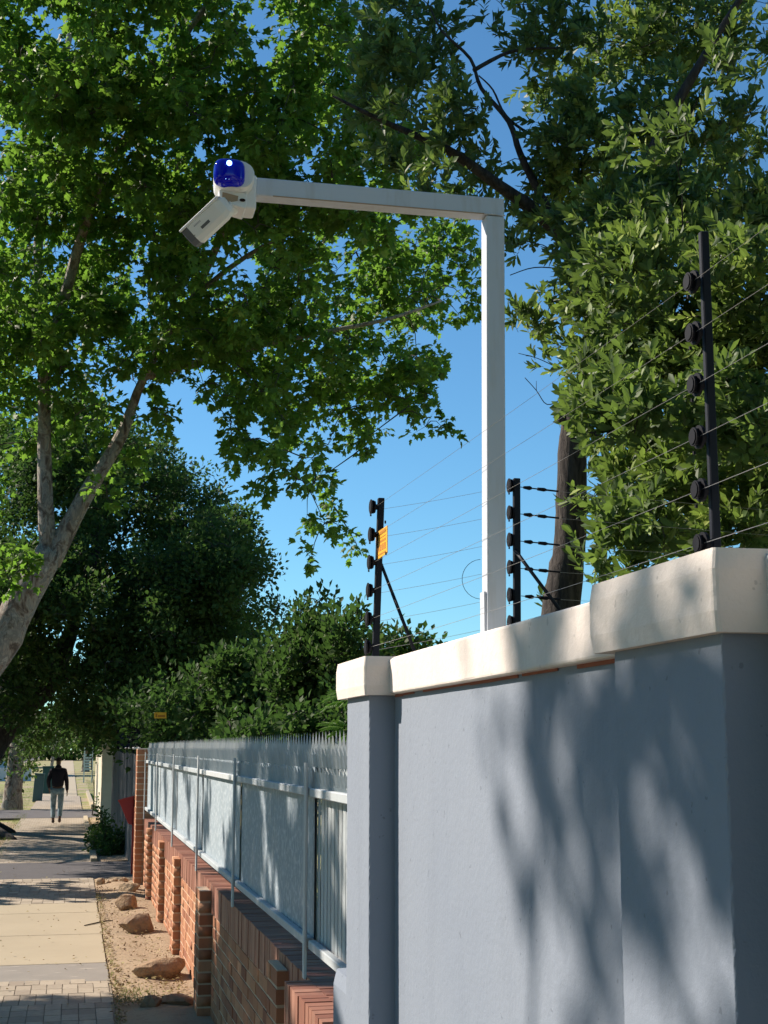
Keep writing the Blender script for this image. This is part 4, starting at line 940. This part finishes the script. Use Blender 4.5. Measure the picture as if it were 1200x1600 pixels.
def clear_view(c):
    u, v, z = proj(c); return c[~((u > 48) & (u < 156) & (v > 1166) & (v < 1300))]
B2 = [(u, v, r, T2Y + rnd.uniform(-2.5, 4), d) for (u, v, r, d) in [(60, 700, 90, 1), (140, 720, 100, 1), (225, 760, 75, 1), (90, 830, 120, 1), (200, 850, 110, 1), (290, 800, 60, 1), (310, 860, 75, 1), (370, 850, 48, 1), (385, 900, 45, 1), (330, 930, 70, 1), (240, 960, 110, 1), (100, 970, 120, 1), (380, 970, 42, 1), (420, 950, 20, .7), (20, 950, 90, 1),
      (60, 1070, 70, .9), (170, 1070, 80, 1), (270, 1060, 90, 1), (350, 1040, 60, 1), (120, 1130, 34, .9), (200, 1130, 40, 1), (30, 1150, 45, .7), (60, 1180, 30, .6), (270, 1120, 50, .8), (10, 1090, 50, .8), (340, 1000, 60, .9), (395, 1010, 30, .5)]]
ex = []
for (X, Y, Z, t_, r, n) in [(-.6, 27.4, 0, 9, .8, 20), (.2, 27.8, 0, 9, .7, 16), (-.9, 29.5, 0, 9, .9, 26), (.2, 30, 0, 9, .9, 26), (-.5, 33, 0, 9, .7, 12), (.2, 35.5, 0, 10, .9, 22), (.4, 37, 0, 10, .7, 14), (-.6, 31.6, 0, 9, .5, 8)] + [(1.05, yy, zz, 10, .9, 26) for yy in (23.5, 25.5, 27.5, 29.5, 31.5, 33.5, 35.5) for zz in (.5, 1.6)]:
    n = int(n * 1.6); ex.append(np.array([X, Y, Z]) + SUN * t_ + rvec(n) * (rng.random((n, 1)) ** (1 / 3)) * r)
ex = np.concatenate(ex); l2d = limb(t2, [(-2.7, T2Y, 1.2), (-4.2, T2Y - .5, 4.0), (-6.0, T2Y - 2, 6.0), (-7.5, T2Y - 5, 6.5)], [.3, .2, .12, .05], 'dark_bark', sides=8)
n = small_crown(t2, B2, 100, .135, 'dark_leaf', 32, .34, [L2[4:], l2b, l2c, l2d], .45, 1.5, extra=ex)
print('dark leaves', n)

# trees and shrubs of the garden behind the palisade, each its own
def garden(label, blobs, Y, base_u, mat, size, dens, name='garden_tree', per=24, spread=.22, trunk_r=.07, up=.4, group='trees behind the palisade', zmin=.3, cat='tree'):
    b = P(base_u, 1168, Y=Y); root = thing(name, label, cat, (b[0], Y, 0), group); top = max(P(q[0], q[1], Y=Y)[2] for q in blobs)
    L = limb(root, [(b[0], Y, -.1), (b[0] + .05, Y, top * .4), (b[0] - .05, Y, top * .8)], [trunk_r, trunk_r * .7, trunk_r * .3], 'dark_bark', 'trunk', 8)
    bl = [(q[0], q[1], q[2], Y + rnd.uniform(-.8, .8), q[3] if len(q) > 3 else 1) for q in blobs]
    small_crown(root, bl, dens, size, mat, per, spread, [L], .5, 1.3, up, zmin)
    return root
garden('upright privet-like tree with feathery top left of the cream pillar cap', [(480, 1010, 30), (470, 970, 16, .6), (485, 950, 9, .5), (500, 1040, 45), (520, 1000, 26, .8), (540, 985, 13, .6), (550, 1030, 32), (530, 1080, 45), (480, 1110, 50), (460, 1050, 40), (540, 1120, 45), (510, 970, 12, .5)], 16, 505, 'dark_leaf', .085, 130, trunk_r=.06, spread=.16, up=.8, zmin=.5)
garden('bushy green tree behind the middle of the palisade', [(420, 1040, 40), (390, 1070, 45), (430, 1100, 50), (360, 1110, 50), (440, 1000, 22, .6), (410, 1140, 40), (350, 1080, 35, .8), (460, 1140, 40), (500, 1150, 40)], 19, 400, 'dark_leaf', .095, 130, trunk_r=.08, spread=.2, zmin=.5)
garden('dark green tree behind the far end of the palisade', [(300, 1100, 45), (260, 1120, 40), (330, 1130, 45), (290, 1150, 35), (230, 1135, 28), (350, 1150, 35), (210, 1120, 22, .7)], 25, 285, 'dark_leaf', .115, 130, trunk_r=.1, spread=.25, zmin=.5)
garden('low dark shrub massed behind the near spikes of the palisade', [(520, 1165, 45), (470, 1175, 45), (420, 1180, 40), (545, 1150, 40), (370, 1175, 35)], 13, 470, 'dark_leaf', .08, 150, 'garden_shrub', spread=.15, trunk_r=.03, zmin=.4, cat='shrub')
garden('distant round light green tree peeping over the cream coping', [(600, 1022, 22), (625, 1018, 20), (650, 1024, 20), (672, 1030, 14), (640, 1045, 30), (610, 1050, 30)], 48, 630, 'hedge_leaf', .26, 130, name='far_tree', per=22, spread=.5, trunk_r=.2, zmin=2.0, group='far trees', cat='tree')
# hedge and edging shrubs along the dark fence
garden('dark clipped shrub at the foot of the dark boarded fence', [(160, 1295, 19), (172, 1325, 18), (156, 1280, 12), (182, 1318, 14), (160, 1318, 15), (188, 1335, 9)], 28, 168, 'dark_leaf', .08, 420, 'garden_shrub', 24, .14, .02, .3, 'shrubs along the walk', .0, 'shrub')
garden('sunny thin shrub growing up the cream wall past the pillar', [(147, 1200, 9), (146, 1230, 8), (148, 1255, 8), (144, 1185, 7)], 44, 147, 'hedge_leaf', .10, 600, 'garden_shrub', 20, .2, .02, .3, 'shrubs along the walk', .0, 'shrub')
# feathery bright plant at the grey pillar
bp = thing('feathery_plant', 'bright green feathery fronds poking out beside the grey pillar', 'plant', tuple([*P(545, 1168, Y=6.2)[:2], 0]))
bq = P(548, 1180, Y=6.2); m = MB(); m.tube([(bq[0], 6.2, 0), (bq[0], 6.2, bq[2]), P(546, 1100, Y=6.2)], [.012, .009, .006], 6); m.build('stem', 'twig_bark', bp)
fr = []
for (u0, v0, u1, v1) in ((546, 1090, 508, 1096), (546, 1090, 518, 1082), (546, 1096, 505, 1108), (546, 1092, 530, 1078), (546, 1140, 500, 1132), (546, 1142, 505, 1140), (546, 1146, 515, 1150), (546, 1138, 520, 1128), (548, 1150, 530, 1160)):
    a, b = P(u0, v0, Y=6.2), P(u1, v1, Y=6.2 + rnd.uniform(-.1, .1))
    for k in range(11):
        t_ = .2 + .8 * k / 10; c = a + (b - a) * t_ + np.array([0, 0, .015 * math.sin(PI * t_)])
        for s_ in (-1, 1): fr.append((c, nrm((b - a)) * .7 + np.array([.1 * s_, .5 * s_, .25 * s_ - .25]), .042 * (1.1 - .5 * t_)))
scatter(bp, 'leaf', None, LANCE_T * np.array([.8, 1, 1]), LANCE_F, 'bright_leaf', np.array([f[0] for f in fr]), orient(np.array([f[1] for f in fr]), nrm(np.array([0, -.4, 1.0]) + .3 * rvec(len(fr)))), np.array([f[2] for f in fr]), rng.random(len(fr)), 300, 2)

garden('dark mass of a tree two gardens farther on, seen under the evergreen crown', [(190, 1110, 40), (240, 1100, 50), (300, 1090, 55), (360, 1080, 55), (170, 1140, 28), (215, 1140, 35), (270, 1135, 40), (330, 1130, 45), (400, 1090, 50)], 52, 260, 'dark_leaf', .22, 170, trunk_r=.25, spread=.5, zmin=1.0)
m = MB(); q = [P(132, 1446, Z=.012), P(150, 1442, Z=.014), P(165, 1439, Z=.02), P(176, 1438, Z=.012)]; m.tube(q, [.006, .008, .008, .005], 5); tag(m.build('stick', 'twig_bark'), 'thin dark stick lying on the pale slab towards the rocks', 'stick')
# the trees down the street
def street_tree(label, x, y, r, h, blobs, mat='hedge_leaf', bark='plane_bark', size=.16, dens=40):
    root = thing('street_tree', label, 'tree', (x, y, 0), 'trees down the street')
    L = limb(root, [(x, y, -.1), (x + .02, y, .5), (x + .1, y, h * .5), (x + .3, y, h)], [r * 1.35, r, r * .85, r * .5], bark, 'trunk', 12)
    small_crown(root, blobs, dens, size, mat, 24, .5, [L], .5, 1.3)
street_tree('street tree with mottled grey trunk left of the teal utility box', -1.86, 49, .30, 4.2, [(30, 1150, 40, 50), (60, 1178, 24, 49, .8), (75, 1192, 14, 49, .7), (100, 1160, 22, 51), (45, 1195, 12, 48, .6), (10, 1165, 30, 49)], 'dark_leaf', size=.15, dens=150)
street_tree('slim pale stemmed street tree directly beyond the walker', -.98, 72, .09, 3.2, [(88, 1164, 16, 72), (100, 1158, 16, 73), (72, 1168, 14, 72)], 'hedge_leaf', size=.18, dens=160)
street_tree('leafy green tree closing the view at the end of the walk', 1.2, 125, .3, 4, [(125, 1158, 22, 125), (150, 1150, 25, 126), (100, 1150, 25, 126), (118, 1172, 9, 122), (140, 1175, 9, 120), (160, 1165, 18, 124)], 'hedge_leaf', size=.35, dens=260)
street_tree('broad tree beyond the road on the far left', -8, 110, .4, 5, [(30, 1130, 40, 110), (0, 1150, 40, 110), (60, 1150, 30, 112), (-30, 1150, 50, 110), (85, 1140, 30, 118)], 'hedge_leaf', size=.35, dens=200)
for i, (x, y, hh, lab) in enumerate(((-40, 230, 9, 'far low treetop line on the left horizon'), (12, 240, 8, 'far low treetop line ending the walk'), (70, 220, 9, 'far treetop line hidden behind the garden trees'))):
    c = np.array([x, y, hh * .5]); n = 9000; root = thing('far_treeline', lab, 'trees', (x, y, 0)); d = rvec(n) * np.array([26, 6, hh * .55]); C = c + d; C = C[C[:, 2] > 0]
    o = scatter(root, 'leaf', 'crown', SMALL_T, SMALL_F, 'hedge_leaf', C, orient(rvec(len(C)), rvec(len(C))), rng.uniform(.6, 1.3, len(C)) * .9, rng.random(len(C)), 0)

# ================================================================== WALKER
def skin(name, mat, parent, V, E, Rr, sub=2, root=0):
    me = bpy.data.meshes.new(name); me.from_pydata(V, E, []); o = bpy.data.objects.new(name, me); COL.objects.link(o)
    md = o.modifiers.new('s', 'SKIN'); sv = me.skin_vertices[0].data
    for i, r in enumerate(Rr): sv[i].radius = r if isinstance(r, tuple) else (r, r)
    sv[root].use_root = True; md.use_smooth_shade = True
    s2 = o.modifiers.new('u', 'SUBSURF'); s2.levels = s2.render_levels = sub
    dg_ = bpy.context.evaluated_depsgraph_get(); m2 = bpy.data.meshes.new_from_object(o.evaluated_get(dg_)); o.modifiers.clear(); o.data = m2
    m2.materials.clear(); m2.materials.append(MATS[mat]); m2.polygons.foreach_set('use_smooth', [True] * len(m2.polygons))
    o.parent = parent; return o
gp = P(88, 1287, Z=0)
man = thing('person', 'person in black hooded top and pale jeans walking away down the walk', 'person', (float(gp[0]), float(gp[1]), 0.0))
V = [(0, 0, .93), (0, 0, 1.08), (0, .01, 1.25), (0, .01, 1.40), (0, .02, 1.50), (0, .05, 1.60), (0, .06, 1.70),
     (-.17, .01, 1.39), (-.25, -.03, 1.12), (-.22, .12, .93), (.17, .01, 1.39), (.23, -.02, 1.11), (.25, .04, .86),
     (-.09, .02, .86), (-.10, .10, .48), (-.09, -.04, .09), (-.09, .07, .04), (.09, 0, .86), (.09, -.02, .48), (.08, -.20, .12), (.08, -.10, .04),
     (-.215, .17, .88), (.255, .06, .79)]
E = [(0, 1), (1, 2), (2, 3), (3, 4), (4, 5), (5, 6), (3, 7), (7, 8), (8, 9), (3, 10), (10, 11), (11, 12), (0, 13), (13, 14), (14, 15), (15, 16), (0, 17), (17, 18), (18, 19), (19, 20), (9, 21), (12, 22)]
Rr = [(.14, .10), (.13, .09), (.15, .10), (.14, .09), .052, (.075, .09), (.065, .08), .05, .042, .028, .05, .042, .028, .08, .055, .04, .03, .08, .055, .04, .03, (.035, .02), (.035, .02)]
skin('body', 'skin', man, V, E, Rr)
hV = [V[0], V[1], V[2], V[3], (0, 0, 1.49), V[7], V[8], V[9], V[10], V[11], V[12]]
skin('hooded_top', 'hoodie', man, hV, [(0, 1), (1, 2), (2, 3), (3, 4), (3, 5), (5, 6), (6, 7), (3, 8), (8, 9), (9, 10)], [(.17, .13), (.175, .13), (.185, .13), (.17, .115), (.085, .08), .075, .062, .045, .075, .062, .045])
skin('hood', 'hoodie', man, [(0, -.06, 1.42), (0, -.07, 1.49), (0, -.04, 1.54)], [(0, 1), (1, 2)], [(.10, .06), (.10, .06), (.075, .05)])
skin('jeans', 'jeans', man, [V[0], V[13], V[14], (-.09, -.03, .13), V[17], V[18], (.08, -.17, .16)], [(0, 1), (1, 2), (2, 3), (0, 4), (4, 5), (5, 6)], [(.165, .12), .10, .075, .062, .10, .075, .06])
skin('hair', 'hair', man, [(0, .03, 1.60), (0, .05, 1.70), (0, .07, 1.735)], [(0, 1), (1, 2)], [(.078, .075), (.085, .10), (.06, .07)])
for (x, y, z, a) in ((-.09, .0, .05, 0), (.08, -.15, .075, -.5)):
    skin('shoe', 'shoe', man, [(x, y - .07, z + .03 - a * .08), (x, y + .05, z), (x, y + .16, z - .01)], [(0, 1), (1, 2)], [(.042, .05), (.045, .042), (.042, .03)])
for sx, wv in ((-1, (-.215, .17, .88)), (1, (.255, .06, .79))):
    for k in range(4): skin('finger', 'skin', man, [wv, (wv[0] + (k - 1.5) * .004, wv[1] + (k - 1.5) * .018, wv[2] - .05), (wv[0] - sx * .012, wv[1] + (k - 1.5) * .017 + .012, wv[2] - .085 + abs(k - 1.5) * .008)], [(0, 1), (1, 2)], [.010, .009, .007], 1)
    skin('thumb', 'skin', man, [(wv[0], wv[1] + .02, wv[2] + .02), (wv[0] - sx * .01, wv[1] + .045, wv[2] - .01), (wv[0] - sx * .012, wv[1] + .05, wv[2] - .035)], [(0, 1), (1, 2)], [.011, .010, .008], 1)
